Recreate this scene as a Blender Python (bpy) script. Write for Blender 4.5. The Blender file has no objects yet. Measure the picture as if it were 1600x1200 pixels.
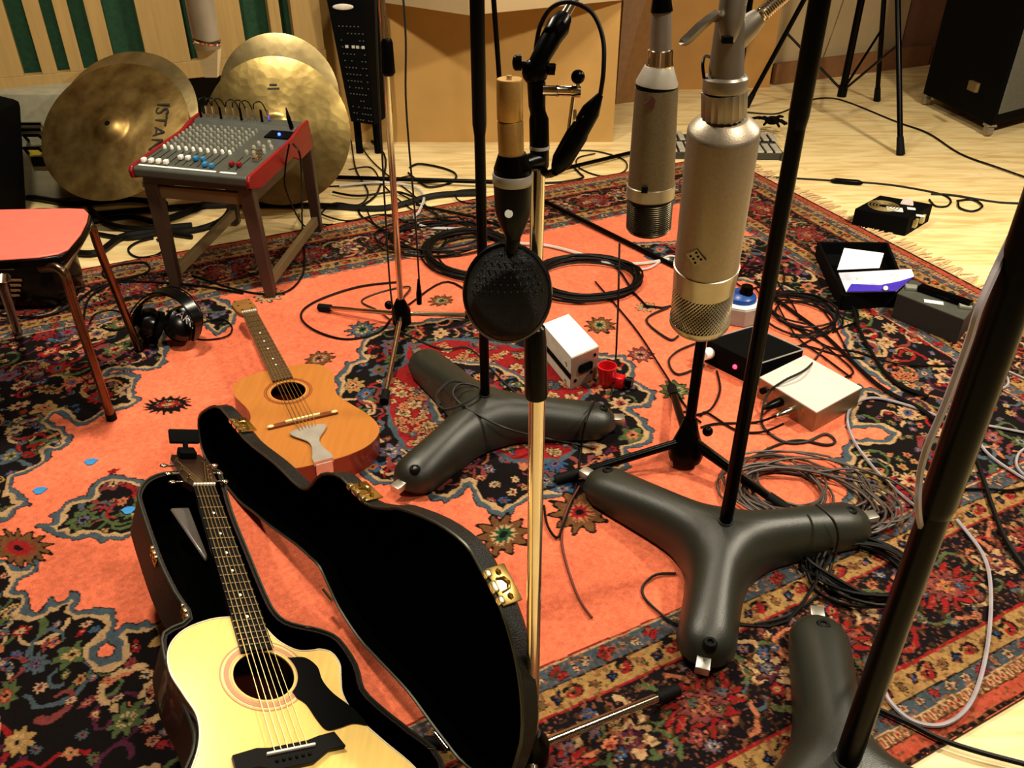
import bpy, bmesh, math, random
import numpy as np
from mathutils import Vector, Matrix

# ------------------------------------------------------------------ camera
SC = bpy.context.scene
F = 1320.0; TH = math.radians(32.6); CH = 1.3
cam_d = bpy.data.cameras.new('camera'); cam = bpy.data.objects.new('camera', cam_d)
SC.collection.objects.link(cam); SC.camera = cam
cam.location = (0, 0, CH); cam.rotation_euler = (math.radians(90) - TH, 0, 0)
cam_d.sensor_width = 36.0; cam_d.lens = 36.0 * F / 1600.0; cam_d.clip_start = 0.02
# ------------------------------------------------------------------ world, lamps, exposure
W = bpy.data.worlds.new('world'); SC.world = W; W.use_nodes = True
W.node_tree.nodes['Background'].inputs[0].default_value = (1.0, 0.78, 0.52, 1)
W.node_tree.nodes['Background'].inputs[1].default_value = 0.012
def lamp(name, loc, target, size, power, col=(1.0, 0.88, 0.68), sy=None):
    d = bpy.data.lights.new(name, 'AREA'); d.size = size; d.energy = power; d.color = col
    if sy: d.shape = 'RECTANGLE'; d.size_y = sy
    o = bpy.data.objects.new(name, d); SC.collection.objects.link(o)
    o.location = loc; o.rotation_euler = (Vector(target) - Vector(loc)).to_track_quat('-Z', 'Y').to_euler()
    return o
lamp('ceiling_lamp', (-1.0, 2.0, 2.7), (-0.9, 1.8, 0), 0.24, 66)
lamp('ceiling_lamp', (2.2, 1.9, 2.4), (2.1, 2.2, 0), 0.24, 88)
lamp('ceiling_lamp', (0.3, 3.1, 2.9), (0.2, 2.7, 0), 0.30, 28)
lamp('ceiling_lamp', (0.9, 0.3, 2.75), (0.6, 0.9, 0), 0.26, 36)
SC.view_settings.view_transform = 'Standard'; SC.view_settings.look = 'None'
SC.view_settings.gamma = 1.0; SC.view_settings.use_curve_mapping = False
SC.view_settings.exposure = 0.42

# ------------------------------------------------------------------ measuring helpers (points of the room seen along a sight line)
def _ray(px, py):
    u = (px - 800) / F; v = (py - 600) / F
    return (u, math.cos(TH) - v * math.sin(TH), -math.sin(TH) - v * math.cos(TH))
def P(px, py, z=0.0):
    d = _ray(px, py); t = (z - CH) / d[2]
    return Vector((d[0] * t, d[1] * t, z))
def D(px, py, y):
    d = _ray(px, py); t = y / d[1]
    return Vector((d[0] * t, y, CH + d[2] * t))
def ZC(v):
    return v[1] * math.cos(TH) - (v[2] - CH) * math.sin(TH)
def PXM(v, n):          # n photo pixels at point v in metres
    return n * ZC(v) / F
RZ = 0.008              # height of the rug pile

# ------------------------------------------------------------------ materials
def lin(c):
    c = c.lstrip('#'); r = [int(c[i:i+2], 16) / 255 for i in (0, 2, 4)]
    return [x / 12.92 if x <= 0.04045 else ((x + 0.055) / 1.055) ** 2.4 for x in r]
_mats = {}
def mat(name, col, rough=0.5, metal=0.0, var=0.12, scale=30.0, bump=0.0, emit=0.0, spec=0.5, stretch=None, coat=0.0, col2=None, bscale=None):
    if name in _mats: return _mats[name]
    m = bpy.data.materials.new(name); m.use_nodes = True; nt = m.node_tree; nt.nodes.clear()
    out = nt.nodes.new('ShaderNodeOutputMaterial'); b = nt.nodes.new('ShaderNodeBsdfPrincipled')
    nt.links.new(b.outputs[0], out.inputs[0])
    tc = nt.nodes.new('ShaderNodeTexCoord'); mp = nt.nodes.new('ShaderNodeMapping')
    nt.links.new(tc.outputs['Object'], mp.inputs[0])
    if stretch: mp.inputs['Scale'].default_value = stretch
    n = nt.nodes.new('ShaderNodeTexNoise'); n.inputs['Scale'].default_value = scale; n.inputs['Detail'].default_value = 5
    nt.links.new(mp.outputs[0], n.inputs['Vector'])
    rp = nt.nodes.new('ShaderNodeValToRGB'); a = lin(col)
    if col2:
        c2 = lin(col2); lo, hi = c2, a
    else:
        lo = [x * (1 - var) for x in a]; hi = [min(1, x * (1 + var)) for x in a]
    rp.color_ramp.elements[0].color = (*lo, 1); rp.color_ramp.elements[1].color = (*hi, 1)
    rp.color_ramp.elements[0].position = 0.3; rp.color_ramp.elements[1].position = 0.7
    nt.links.new(n.outputs['Fac'], rp.inputs[0]); nt.links.new(rp.outputs[0], b.inputs['Base Color'])
    b.inputs['Roughness'].default_value = rough; b.inputs['Metallic'].default_value = metal
    b.inputs['Specular IOR Level'].default_value = spec
    if coat: b.inputs['Coat Weight'].default_value = coat; b.inputs['Coat Roughness'].default_value = 0.08
    if emit: b.inputs['Emission Color'].default_value = (*a, 1); b.inputs['Emission Strength'].default_value = emit
    if bump:
        n2 = nt.nodes.new('ShaderNodeTexNoise'); n2.inputs['Scale'].default_value = bscale or scale * 3; n2.inputs['Detail'].default_value = 3
        nt.links.new(mp.outputs[0], n2.inputs['Vector'])
        bp = nt.nodes.new('ShaderNodeBump'); bp.inputs['Strength'].default_value = bump; bp.inputs['Distance'].default_value = 0.004
        nt.links.new(n2.outputs['Fac'], bp.inputs['Height']); nt.links.new(bp.outputs[0], b.inputs['Normal'])
    _mats[name] = m
    return m
BLK = mat('black_enamel', '#020202', 0.28, spec=0.07)
BLKM = mat('black_matte', '#030303', 0.8, spec=0.06)
RUB = mat('black_rubber', '#060606', 0.7, spec=0.12)
CHR = mat('chrome', '#d9cdb8', 0.14, 1.0, 0.05)
STEEL = mat('satin_steel', '#8a8174', 0.33, 0.6, 0.08)
BRASS = mat('brass', '#c9a860', 0.22, 1.0, 0.1)
CAB = mat('cable_black', '#060504', 0.5, spec=0.15)
CABG = mat('cable_dark_grey', '#191814', 0.5, spec=0.25)
CABW = mat('cable_white', '#b9b4b0', 0.45)
CABL = mat('cable_lilac_grey', '#8d868c', 0.5)
WHITE = mat('white_plastic', '#e9e5da', 0.4, var=0.04)
GREYP = mat('grey_plastic', '#8f8e86', 0.5)
RED = mat('red_plastic', '#730a0f', 0.35, var=0.1)
BLUE = mat('blue_plastic', '#2a6f9e', 0.4)
WALLM = mat('beige_panel', '#b0894a', 0.75, var=0.07, scale=6, bump=0.05)
WALLP = mat('pale_panel', '#b39b72', 0.7, var=0.06, scale=5)
WOODL = mat('slat_wood', '#9a7c46', 0.6, var=0.1, scale=7, stretch=(8, 8, 0.6))
GREEN = mat('green_absorber', '#063318', 0.9, var=0.3, scale=60)
GREY_MIC = mat('mic_champagne', '#8d8170', 0.42, 0.65, 0.08, scale=300, bump=0.06)

# ------------------------------------------------------------------ mesh builder
def frame(a, b, up=Vector((0, 0, 1))):
    z = (b - a).normalized()
    if abs(z.dot(up)) > 0.98: up = Vector((0, 1, 0))
    x = up.cross(z).normalized(); y = z.cross(x)
    return x, y, z
def catmull(pts, n=6, closed=False):
    pts = [Vector(p) for p in pts]; out = []; N = len(pts)
    for i in range(N if closed else N - 1):
        g = (lambda k: pts[k % N]) if closed else (lambda k: pts[max(0, min(N - 1, k))])
        p0, p1, p2, p3 = g(i - 1), g(i), g(i + 1), g(i + 2)
        for s in range(n):
            t = s / n
            out.append(0.5 * ((2 * p1) + (p2 - p0) * t + (2 * p0 - 5 * p1 + 4 * p2 - p3) * t * t + (3 * p1 - p0 - 3 * p2 + p3) * t ** 3))
    if not closed: out.append(pts[-1])
    return out
class MB:
    def __init__(s, M=None): s.bm = bmesh.new(); s.M = M
    def v(s, p):
        p = Vector(p)
        return s.bm.verts.new(s.M @ p if s.M else p)
    def f(s, vs):
        try: return s.bm.faces.new(vs)
        except ValueError: return None
    def ring_loft(s, rings, cap=True, closed=False):
        R = [[s.v(p) for p in r] for r in rings]; n = len(R[0])
        for i in range(len(R) - 1 + (1 if closed else 0)):
            A, B = R[i], R[(i + 1) % len(R)]
            for k in range(n): s.f([A[k], A[(k + 1) % n], B[(k + 1) % n], B[k]])
        if cap and not closed: s.f(R[0][::-1]); s.f(R[-1])
        return s
    def tube(s, pts, r, seg=8, cap=True):
        pts = [Vector(p) for p in pts]; rs = r if isinstance(r, (list, tuple)) else [r] * len(pts)
        x = y = None; rings = []
        for i, p in enumerate(pts):
            t = (pts[min(i + 1, len(pts) - 1)] - pts[max(i - 1, 0)])
            t = t.normalized() if t.length > 1e-9 else Vector((0, 0, 1))
            if x is None:
                u = Vector((0, 0, 1)) if abs(t.z) < 0.95 else Vector((0, 1, 0))
                x = u.cross(t).normalized()
            else: x = (x - t * x.dot(t)).normalized()
            y = t.cross(x)
            rings.append([p + (x * math.cos(k * 2 * math.pi / seg) + y * math.sin(k * 2 * math.pi / seg)) * rs[i] for k in range(seg)])
        return s.ring_loft(rings, cap)
    def cyl(s, a, b, r0, r1=None, seg=20):
        r1 = r0 if r1 is None else r1; return s.tube([a, b], [r0, r1], seg)
    def lathe(s, a, b, prof, seg=32, flute=0, amp=0.0, cap=True):
        a = Vector(a); b = Vector(b); x, y, z = frame(a, b); L = (b - a).length; rings = []
        for t, r in prof:
            rings.append([a + z * (t * L) + (x * math.cos(q) + y * math.sin(q)) * (r * (1 + (amp * (1 if k % 2 else -1) if flute else 0)))
                          for k in range(seg) for q in [k * 2 * math.pi / seg]])
        return s.ring_loft(rings, cap)
    def box(s, c, d, R=None, bev=0.0):
        t = bmesh.new(); bmesh.ops.create_cube(t, size=1.0)
        for v in t.verts: v.co = Vector((v.co.x * d[0], v.co.y * d[1], v.co.z * d[2]))
        if bev: bmesh.ops.bevel(t, geom=t.edges[:], offset=bev, segments=2, affect='EDGES', profile=0.6)
        mp = {}
        for v in t.verts:
            p = v.co.copy()
            if R: p = R @ p
            mp[v.index] = s.v(p + Vector(c))
        for f in t.faces: s.f([mp[v.index] for v in f.verts])
        t.free(); return s
    def prism(s, poly, z0, z1, hole=None):      # poly list of (x,y); walls + caps, optional round/any hole list
        t = bmesh.new()
        def loop(pl, z): 
            vs = [t.verts.new((p[0], p[1], z)) for p in pl]
            es = [t.edges.new((vs[i], vs[(i + 1) % len(vs)])) for i in range(len(vs))]
            return vs, es
        loops = []
        for z in (z0, z1):
            v1, e1 = loop(poly, z); ee = e1[:]; v2 = None
            if hole: v2, e2 = loop(hole, z); ee += e2
            bmesh.ops.triangle_fill(t, edges=ee, use_beauty=True, use_dissolve=False)
            loops.append((v1, v2))
        for k in (0, 1):
            A, B = loops[0][k], loops[1][k]
            if A:
                for i in range(len(A)):
                    j = (i + 1) % len(A)
                    try: t.faces.new([A[i], A[j], B[j], B[i]])
                    except ValueError: pass
        bmesh.ops.recalc_face_normals(t, faces=t.faces[:])
        mp = {v: s.v(v.co) for v in t.verts}
        for f in t.faces: s.f([mp[v] for v in f.verts])
        t.free(); return s
    def hexa(s, q, z0):      # q: 4 top points, walls go straight down to z0
        T = [s.v(p) for p in q]; B = [s.v((p[0], p[1], z0)) for p in q]
        s.f(T); s.f(B[::-1])
        for i in range(4): s.f([T[i], B[i], B[(i + 1) % 4], T[(i + 1) % 4]])
        return s
    def sphere(s, c, r, seg=16, sc=(1, 1, 1), R=None):
        t = bmesh.new(); bmesh.ops.create_uvsphere(t, u_segments=seg, v_segments=max(6, seg // 2), radius=r)
        mp = {}
        for v in t.verts:
            p = Vector((v.co.x * sc[0], v.co.y * sc[1], v.co.z * sc[2]))
            if R: p = R @ p
            mp[v] = s.v(p + Vector(c))
        for f in t.faces: s.f([mp[v] for v in f.verts])
        t.free(); return s
    def done(s, name, m, parent=None, smooth=True, label=None, kind=None, org=None, bevel=0.0):
        bmesh.ops.recalc_face_normals(s.bm, faces=s.bm.faces[:])
        me = bpy.data.meshes.new(name)
        L = Vector((0, 0, 0)); p = parent
        while p: L += p.location; p = p.parent
        if parent is None:
            if org is None:
                xs = [v.co for v in s.bm.verts]; zmin = min(v.z for v in xs)
                org = Vector((sum(v.x for v in xs) / len(xs), sum(v.y for v in xs) / len(xs), zmin))
            L = Vector(org)
        bmesh.ops.translate(s.bm, verts=s.bm.verts[:], vec=-L)
        s.bm.to_mesh(me); s.bm.free()
        ms = m if isinstance(m, list) else [m]
        for mm in ms: me.materials.append(mm)
        if smooth:
            me.shade_smooth(); me.set_sharp_from_angle(angle=math.radians(38))
        o = bpy.data.objects.new(name, me); SC.collection.objects.link(o)
        if parent: o.parent = parent
        else: o.location = L
        if bevel:
            b = o.modifiers.new('bevel', 'BEVEL'); b.width = bevel; b.segments = 2; b.limit_method = 'ANGLE'
        if label: o['label'] = label
        if kind: o['kind'] = kind
        return o
def tag(o, label=None, cat=None, group=None, kind=None):
    if label: o['label'] = label
    if cat: o['category'] = cat
    if group: o['group'] = group
    if kind: o['kind'] = kind
    return o
def thing(name, loc, label, cat, group=None):
    o = bpy.data.objects.new(name, None); SC.collection.objects.link(o); o.location = loc; o.empty_display_size = 0.05
    return tag(o, label, cat, group)
def struct(o): o['kind'] = 'structure'; return o
def copy_tree(o, d, parent=None):
    c = o.copy(); SC.collection.objects.link(c)
    if parent: c.parent = parent
    else: c.location = o.location + Vector(d)
    for ch in list(o.children): copy_tree(ch, d, c)
    return c

# ------------------------------------------------------------------ floor
fm = bpy.data.materials.new('pale_plywood'); fm.use_nodes = True; nt = fm.node_tree; b = nt.nodes['Principled BSDF']
tc = nt.nodes.new('ShaderNodeTexCoord'); mp = nt.nodes.new('ShaderNodeMapping'); mp.inputs['Rotation'].default_value = (0, 0, math.radians(28)); mp.inputs['Scale'].default_value = (1.2, 7, 1)
nt.links.new(tc.outputs['Object'], mp.inputs[0])
n1 = nt.nodes.new('ShaderNodeTexNoise'); n1.inputs['Scale'].default_value = 3.2; n1.inputs['Detail'].default_value = 8; n1.inputs['Distortion'].default_value = 0.9
nt.links.new(mp.outputs[0], n1.inputs['Vector'])
r1 = nt.nodes.new('ShaderNodeValToRGB'); e = r1.color_ramp.elements
e[0].position = 0.32; e[0].color = (*lin('#c8a96c'), 1); e[1].position = 0.62; e[1].color = (*lin('#e9d39c'), 1)
k = r1.color_ramp.elements.new(0.48); k.color = (*lin('#dfc48a'), 1)
nt.links.new(n1.outputs['Fac'], r1.inputs[0])
n2 = nt.nodes.new('ShaderNodeTexVoronoi'); n2.inputs['Scale'].default_value = 5.0; nt.links.new(tc.outputs['Object'], n2.inputs['Vector'])
r2 = nt.nodes.new('ShaderNodeValToRGB'); r2.color_ramp.elements[0].position = 0.02; r2.color_ramp.elements[0].color = (.55, .42, .25, 1); r2.color_ramp.elements[1].position = 0.09; r2.color_ramp.elements[1].color = (1, 1, 1, 1)
nt.links.new(n2.outputs['Distance'], r2.inputs[0])
mx = nt.nodes.new('ShaderNodeMix'); mx.data_type = 'RGBA'; mx.blend_type = 'MULTIPLY'; mx.inputs[0].default_value = 0.6
nt.links.new(r1.outputs[0], mx.inputs[6]); nt.links.new(r2.outputs[0], mx.inputs[7]); nt.links.new(mx.outputs[2], b.inputs['Base Color'])
b.inputs['Roughness'].default_value = 0.55
o = MB().box((0.6, 3.0, -0.03), (9.0, 9.0, 0.06)).done('floor', fm, smooth=False); struct(o)

# ------------------------------------------------------------------ rug
UA = Vector((0.8895, 0.457, 0)).normalized(); WB = Vector((-0.363, 0.932, 0)).normalized()
NR = P(1418, 1200) ; 
# near right corner of the rug = where the near edge and the right edge lines meet
_r1 = P(1240, 303); _n1 = P(1418, 1200)
_m = Matrix(((UA.x, -WB.x), (UA.y, -WB.y))).inverted() @ Vector((_r1.x - _n1.x, _r1.y - _n1.y))
NR = _n1 + UA * _m[0]
RA, RB = 3.9, 2.76
def rug_uv(px, py):
    p = P(px, py, RZ) - NR
    q = Matrix(((-UA.x, WB.x), (-UA.y, WB.y))).inverted() @ Vector((p.x, p.y))
    return q[0], q[1]
def paint_rug(A, B):
    rnd = random.Random(5); rs = np.random.RandomState(3)
    na, nb = len(A), len(B)
    GA, GB = np.meshgrid(A, B, indexing='ij')
    def vnoise(x, y, s, seed):
        r = np.random.RandomState(seed).rand(64, 64)
        u = x / s; v = y / s; iu = np.floor(u).astype(int); iv = np.floor(v).astype(int); fu = u - iu; fv = v - iv
        fu = fu * fu * (3 - 2 * fu); fv = fv * fv * (3 - 2 * fv)
        g = lambda a, b: r[a % 64, b % 64]
        return (g(iu, iv) * (1 - fu) + g(iu + 1, iv) * fu) * (1 - fv) + (g(iu, iv + 1) * (1 - fu) + g(iu + 1, iv + 1) * fu) * fv - 0.5
    # hand-knotted wobble
    X = GA + 0.010 * vnoise(GA, GB, 0.035, 1) + 0.006 * vnoise(GA, GB, 0.012, 2)
    Y = GB + 0.010 * vnoise(GA, GB, 0.035, 3) + 0.006 * vnoise(GA, GB, 0.012, 4)
    C = np.zeros((na, nb, 3)); L = lambda h: np.array(lin(h)) * (1.0 if h == '#cc6648' else .66)
    CORAL = L('#cc6648'); DARK = L('#10070a'); NAVY = L('#0d1026'); CREAM = L('#b8946a'); BLUEG = L('#47545c'); STEELB = L('#2f5074'); CRIM = L('#8f1a1c')
    ROSE = L('#7c3836'); OLIVE = L('#4d5a35'); GREEN_ = L('#1f4a2a'); YEL = L('#a07c48'); PLUM = L('#4a1d33'); BROWN = L('#6b4526'); SALM = L('#b56a48'); LILAC = L('#5e556a')
    C[:] = CORAL
    C *= (1 + 0.16 * vnoise(GA, GB, 0.22, 9) + 0.14 * vnoise(GA, GB, 0.05, 10))[..., None]
    def win(ca, cb, r):
        i0, i1 = np.searchsorted(A, [ca - r, ca + r]); j0, j1 = np.searchsorted(B, [cb - r, cb + r])
        return slice(i0, i1), slice(j0, j1)
    def sdf(poly, sl=(slice(None), slice(None))):
        x = X[sl]; y = Y[sl]; d = np.full(x.shape, 1e9); ins = np.zeros(x.shape, bool); n = len(poly)
        for i in range(n):
            ax, ay = poly[i]; bx, by = poly[(i + 1) % n]; ex, ey = bx - ax, by - ay; l = ex * ex + ey * ey + 1e-12
            t = np.clip(((x - ax) * ex + (y - ay) * ey) / l, 0, 1)
            d = np.minimum(d, (x - ax - t * ex) ** 2 + (y - ay - t * ey) ** 2)
            c = ((ay > y) != (by > y)) & (x < (bx - ax) * (y - ay) / ((by - ay) if abs(by - ay) > 1e-12 else 1e-12) + ax)
            ins ^= c
        d = np.sqrt(d); return np.where(ins, -d, d)
    pal_o = [CREAM, ROSE, CRIM, BLUEG, SALM, YEL, LILAC, OLIVE, STEELB]; pal_i = [CRIM, DARK, YEL, SALM, PLUM, CREAM, ROSE]
    def rosette(ca, cb, R, co=None, cm=None, ci=None, n=None, rot=None, asp=1.0, mask=None):
        co = pal_o[rnd.randrange(9)] if co is None else co; cm = pal_i[rnd.randrange(7)] if cm is None else cm; ci = pal_o[rnd.randrange(9)] if ci is None else ci
        n = n or rnd.choice([5, 6, 8, 10]); rot = rnd.random() * 6 if rot is None else rot
        sl = win(ca, cb, R * 1.5); x = X[sl] - ca; y = Y[sl] - cb
        if x.size == 0: return
        xr = x * math.cos(rot) + y * math.sin(rot); yr = (-x * math.sin(rot) + y * math.cos(rot)) / asp
        d = np.hypot(xr, yr) / R; an = np.arctan2(yr, xr); e_ = 0.82 + 0.18 * np.cos(an * n)
        c = C[sl]
        def put(m, col):
            if mask is not None: m = m & mask[sl]
            c[m] = col
        put(d < e_ + 0.14, DARK); put(d < e_, co); put((d < e_ * 0.66) & (np.cos(an * n + math.pi) > -0.3), cm); put(d < 0.34 * e_ + .05, ci); put(d < 0.16, DARK)
    def stroke(pts, w, col, mask=None):
        xs = [p[0] for p in pts]; ys = [p[1] for p in pts]
        ca, cb = (min(xs) + max(xs)) / 2, (min(ys) + max(ys)) / 2; r = max(max(xs) - min(xs), max(ys) - min(ys)) / 2 + w * 2
        sl = win(ca, cb, r); x = X[sl]; y = Y[sl]
        if x.size == 0: return
        d = np.full(x.shape, 1e9); n = len(pts)
        for i in range(n - 1):
            ax, ay = pts[i]; bx, by = pts[i + 1]; ex, ey = bx - ax, by - ay; l = ex * ex + ey * ey + 1e-12
            t = np.clip(((x - ax) * ex + (y - ay) * ey) / l, 0, 1); ww = 1.0 - 0.55 * i / n
            d = np.minimum(d, np.hypot(x - ax - t * ex, y - ay - t * ey) / ww)
        m = d < w
        if mask is not None: m &= mask[sl]
        C[sl][m] = col
    def scroll(ca, cb, R, a0, col, w=0.005, sgn=1, turns=1.2, mask=None):
        pts = []
        for i in range(18):
            t = i / 17; rr = R * (1 - 0.8 * t); an = a0 + sgn * turns * 2 * math.pi * t
            pts.append((ca + rr * math.cos(an), cb + rr * math.sin(an)))
        stroke(pts, w, col, mask)
    def ornate(bx, mask, dens, big=0.05, small=0.02, edge=None):
        a0, a1, b0, b1 = bx; area = (a1 - a0) * (b1 - b0)
        ok = lambda a, b: (a > A[0]) and (b > B[0]) and mask[min(na - 1, np.searchsorted(A, a)), min(nb - 1, np.searchsorted(B, b))]
        for i in range(int(area * dens * 2.6)):
            a = rnd.uniform(a0, a1); b_ = rnd.uniform(b0, b1)
            if ok(a, b_):
                scroll(a, b_, rnd.uniform(0.03, 0.075), rnd.random() * 6, rnd.choice([CREAM, YEL, SALM, BLUEG, PLUM, CRIM, OLIVE, ROSE]), rnd.uniform(0.0035, 0.008), rnd.choice([-1, 1]), rnd.uniform(.5, 1.3), mask)
        pl = []
        for i in range(int(area * dens * 9)):
            a = rnd.uniform(a0, a1); b_ = rnd.uniform(b0, b1)
            if not ok(a, b_): continue
            R = rnd.uniform(big * .7, big) if i < area * dens * 1.6 else rnd.uniform(small * .6, small)
            if any((a - p[0]) ** 2 + (b_ - p[1]) ** 2 < (R + p[2]) ** 2 * 0.8 for p in pl): continue
            pl.append((a, b_, R)); rosette(a, b_, R, mask=mask, asp=rnd.uniform(.7, 1.0))
    jag = 0.016 * vnoise(GA, GB, 0.022, 21)
    def region(poly, dens=60, inner_red=False, outline=True):
        poly = [rug_uv(*p) for p in poly]
        xs = [p[0] for p in poly]; ys = [p[1] for p in poly]
        ca, cb = (min(xs) + max(xs)) / 2, (min(ys) + max(ys)) / 2; r = max(max(xs) - min(xs), max(ys) - min(ys)) / 2 + .03
        sl = win(ca, cb, r); s = sdf(poly, sl); j = jag[sl]; c = C[sl]
        c[s + j < 0.006] = L('#2a2326'); c[s + j * .9 < 0.003] = BLUEG; c[s + j * .5 < -0.010] = CREAM; c[s + j < -0.020] = DARK
        m = np.zeros((na, nb), bool); m[sl] = (s + j) < -0.022
        ornate((min(xs), max(xs), min(ys), max(ys)), m, dens * 1.25, .042, .016)
        if inner_red:
            c[s < -0.13] = BLUEG; c[s + j < -0.142] = CRIM
            m2 = np.zeros((na, nb), bool); m2[sl] = s < -0.15
            ok = 0
            for i in range(900):
                a = rnd.uniform(min(xs), max(xs)); b_ = rnd.uniform(min(ys), max(ys))
                if m2[min(na - 1, np.searchsorted(A, a)), min(nb - 1, np.searchsorted(B, b_))]:
                    rosette(a, b_, rnd.uniform(.010, .024), rnd.choice([CREAM, BLUEG, SALM, CREAM]), rnd.choice([CRIM, DARK]), YEL, 6, mask=m2)
            c[s + j < -0.25] = BLUEG; c[s + j < -0.262] = CREAM; c[s + j < -0.272] = DARK
            m3 = np.zeros((na, nb), bool); m3[sl] = (s + j) < -0.275
            ornate((min(xs), max(xs), min(ys), max(ys)), m3, dens)
    region([(527,650),(524,620),(528,588),(545,566),(566,562),(560,545),(568,528),(600,512),(640,505),(700,496),(760,498),(820,505),(870,520),(935,552),(972,556),(992,575),(985,594),(1024,612),(1015,634),(980,640),(1000,650),(1021,677),(1013,694),(980,700),(984,728),(950,748),(915,787),(870,776),(828,778),(814,788),(787,806),(765,800),(750,788),(733,757),(716,777),(694,786),(660,770),(631,758),(587,755),(560,735),(535,700)], 70, True)
    region([(-260,520),(60,470),(200,470),(258,500),(262,548),(258,563),(250,574),(225,578),(176,577),(168,585),(195,583),(217,588),(210,610),(220,625),(207,635),(160,647),(147,658),(122,663),(107,657),(100,643),(87,645),(76,654),(84,663),(100,667),(111,680),(105,693),(92,703),(72,706),(77,720),(47,736),(22,746),(22,768),(45,780),(42,791),(25,797),(15,812),(-200,812)], 80)
    region([(240,765),(207,747),(172,744),(155,752),(139,761),(140,775),(110,780),(97,790),(85,805),(85,816),(60,822),(82,831),(112,843),(140,836),(160,846),(190,843),(217,836),(260,845),(280,800)], 80)
    region([(-120,885),(5,875),(17,875),(22,886),(42,887),(50,874),(62,877),(61,893),(45,901),(30,908),(27,920),(45,928),(47,938),(44,951),(55,957),(67,950),(80,936),(87,943),(105,938),(112,922),(122,930),(115,946),(122,956),(150,948),(172,953),(181,970),(172,994),(150,1015),(147,1028),(160,1037),(182,1028),(186,1012),(176,1002),(181,990),(197,976),(215,981),(230,966),(236,976),(265,961),(300,970),(420,1300),(-300,1350)], 80)
    region([(990,380),(1010,402),(1100,430),(1210,446),(1270,468),(1300,490),(1322,525),(1322,545),(1336,562),(1375,596),(1393,607),(1378,614),(1345,604),(1325,640),(1324,668),(1375,668),(1394,678),(1380,688),(1328,688),(1320,702),(1324,717),(1305,721),(1325,736),(1331,752),(1325,775),(1290,800),(1240,840),(1420,860),(1800,700),(1500,350)], 80)
    region([(318,508),(338,524),(362,506),(372,488),(352,470),(300,440),(240,470),(262,505)], 80)
    # small free motifs in the coral field
    def at(px, py): return rug_uv(px, py)
    for (px, py, R, co, cm, ci) in [(785,835,.062,BROWN,CREAM,GREEN_),(905,800,.07,BROWN,SALM,CRIM),(565,515,.05,BLUEG,CREAM,GREEN_),(938,508,.05,BROWN,CREAM,GREEN_),(1010,480,.035,CREAM,DARK,PLUM),(1055,610,.045,OLIVE,CREAM,GREEN_),(1000,555,.04,ROSE,CREAM,ROSE),(690,470,.04,BROWN,CREAM,GREEN_),(500,560,.04,BROWN,CREAM,ROSE),(740,440,.035,CREAM,PLUM,CRIM),(1265,715,.0,CREAM,DARK,CRIM),(420,462,.05,CREAM,DARK,CRIM),(1080,505,.03,BLUEG,DARK,CREAM)]:
        if R: rosette(*at(px, py), R, co, cm, ci, 10, 0.3)
    ca, cb = at(262, 632); rosette(ca, cb, .062, DARK, CREAM, CRIM, 18, 0.5, .62); rosette(ca, cb, .035, CRIM, YEL, CREAM, 6, .5, .5)
    ca, cb = at(30, 855); rosette(ca, cb, .085, BROWN, CRIM, CRIM, 14, 0.9, .5)
    for (px, py, r) in [(177, 737, .012), (360,705,0)]:
        if r: rosette(*at(px, py), r, CRIM, CRIM, CRIM, 5)
    # soft tone variation of worn field
    # ------------- borders
    dA = np.minimum(GA, RA - GA); dB = np.minimum(GB, RB - GB); d = np.minimum(dA, dB); along = np.where(dA < dB, GB, GA)
    dw = d + 0.004 * vnoise(GA, GB, 0.02, 31)
    bands = [(0, .010, DARK), (.010, .036, L('#b04a34')), (.036, .038, DARK), (.038, .060, BROWN), (.060, .063, CREAM), (.063, .090, BLUEG * .8), (.090, .093, DARK), (.093, .143, YEL), (.143, .150, CRIM), (.150, .153, DARK), (.153, .352, L('#120b10')), (.352, .357, CRIM), (.357, .405, YEL), (.405, .409, DARK), (.409, .449, BLUEG * .85), (.449, .453, CREAM), (.453, .457, CRIM)]
    for lo, hi, col in bands:
        m = (dw >= lo) & (dw < hi); C[m] = col
    m = (d > .039) & (d < .059); ph = (along / 0.017) % 1.0
    dia = np.abs(ph - .5) / .42 + np.abs(d - .049) / .017; C[m & (dia < 1)] = CREAM; C[m & (dia < .45)] = CRIM
    def along_edges(dd, step, fn):
        for side in range(4):
            if side in (0, 1): s0, s1 = dd, RA - dd
            else: s0, s1 = dd, RB - dd
            n = int((s1 - s0) / step)
            for i in range(n + 1):
                s_ = s0 + i * step
                p = {0: (s_, dd), 1: (s_, RB - dd), 2: (dd, s_), 3: (RA - dd, s_)}[side]
                t = {0: (1, 0), 1: (1, 0), 2: (0, 1), 3: (0, 1)}[side]
                fn(p[0], p[1], t, i)
    def guard_blue(a, b_, t, i):
        if i % 2 == 0: rosette(a, b_, .017, CRIM, DARK, CRIM, 4, 0.2)
        else:
            for k in range(5):
                o_ = (rnd.uniform(-.02, .02), rnd.uniform(-.012, .012)); rosette(a + o_[0], b_ + o_[1], .006, CREAM, ROSE, CREAM, 5)
    along_edges(.429, .053, guard_blue); along_edges(.077, .04, lambda a, b_, t, i: rosette(a, b_, .011, CRIM if i % 3 == 0 else CREAM, BLUEG, ROSE, 5))
    def guard_yel(a, b_, t, i):
        k = i % 3
        if k == 0:
            scroll(a, b_, .020, 0.5, DARK, .0045, 1, 1.0); scroll(a + t[0] * .008, b_ + t[1] * .008, .013, 2.5, CRIM, .005, 1, .8)
        elif k == 1: rosette(a, b_, .0125, NAVY, NAVY, STEELB, 4)
        else: rosette(a, b_, .013, BROWN, OLIVE, BROWN, 6, asp=.7)
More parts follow.
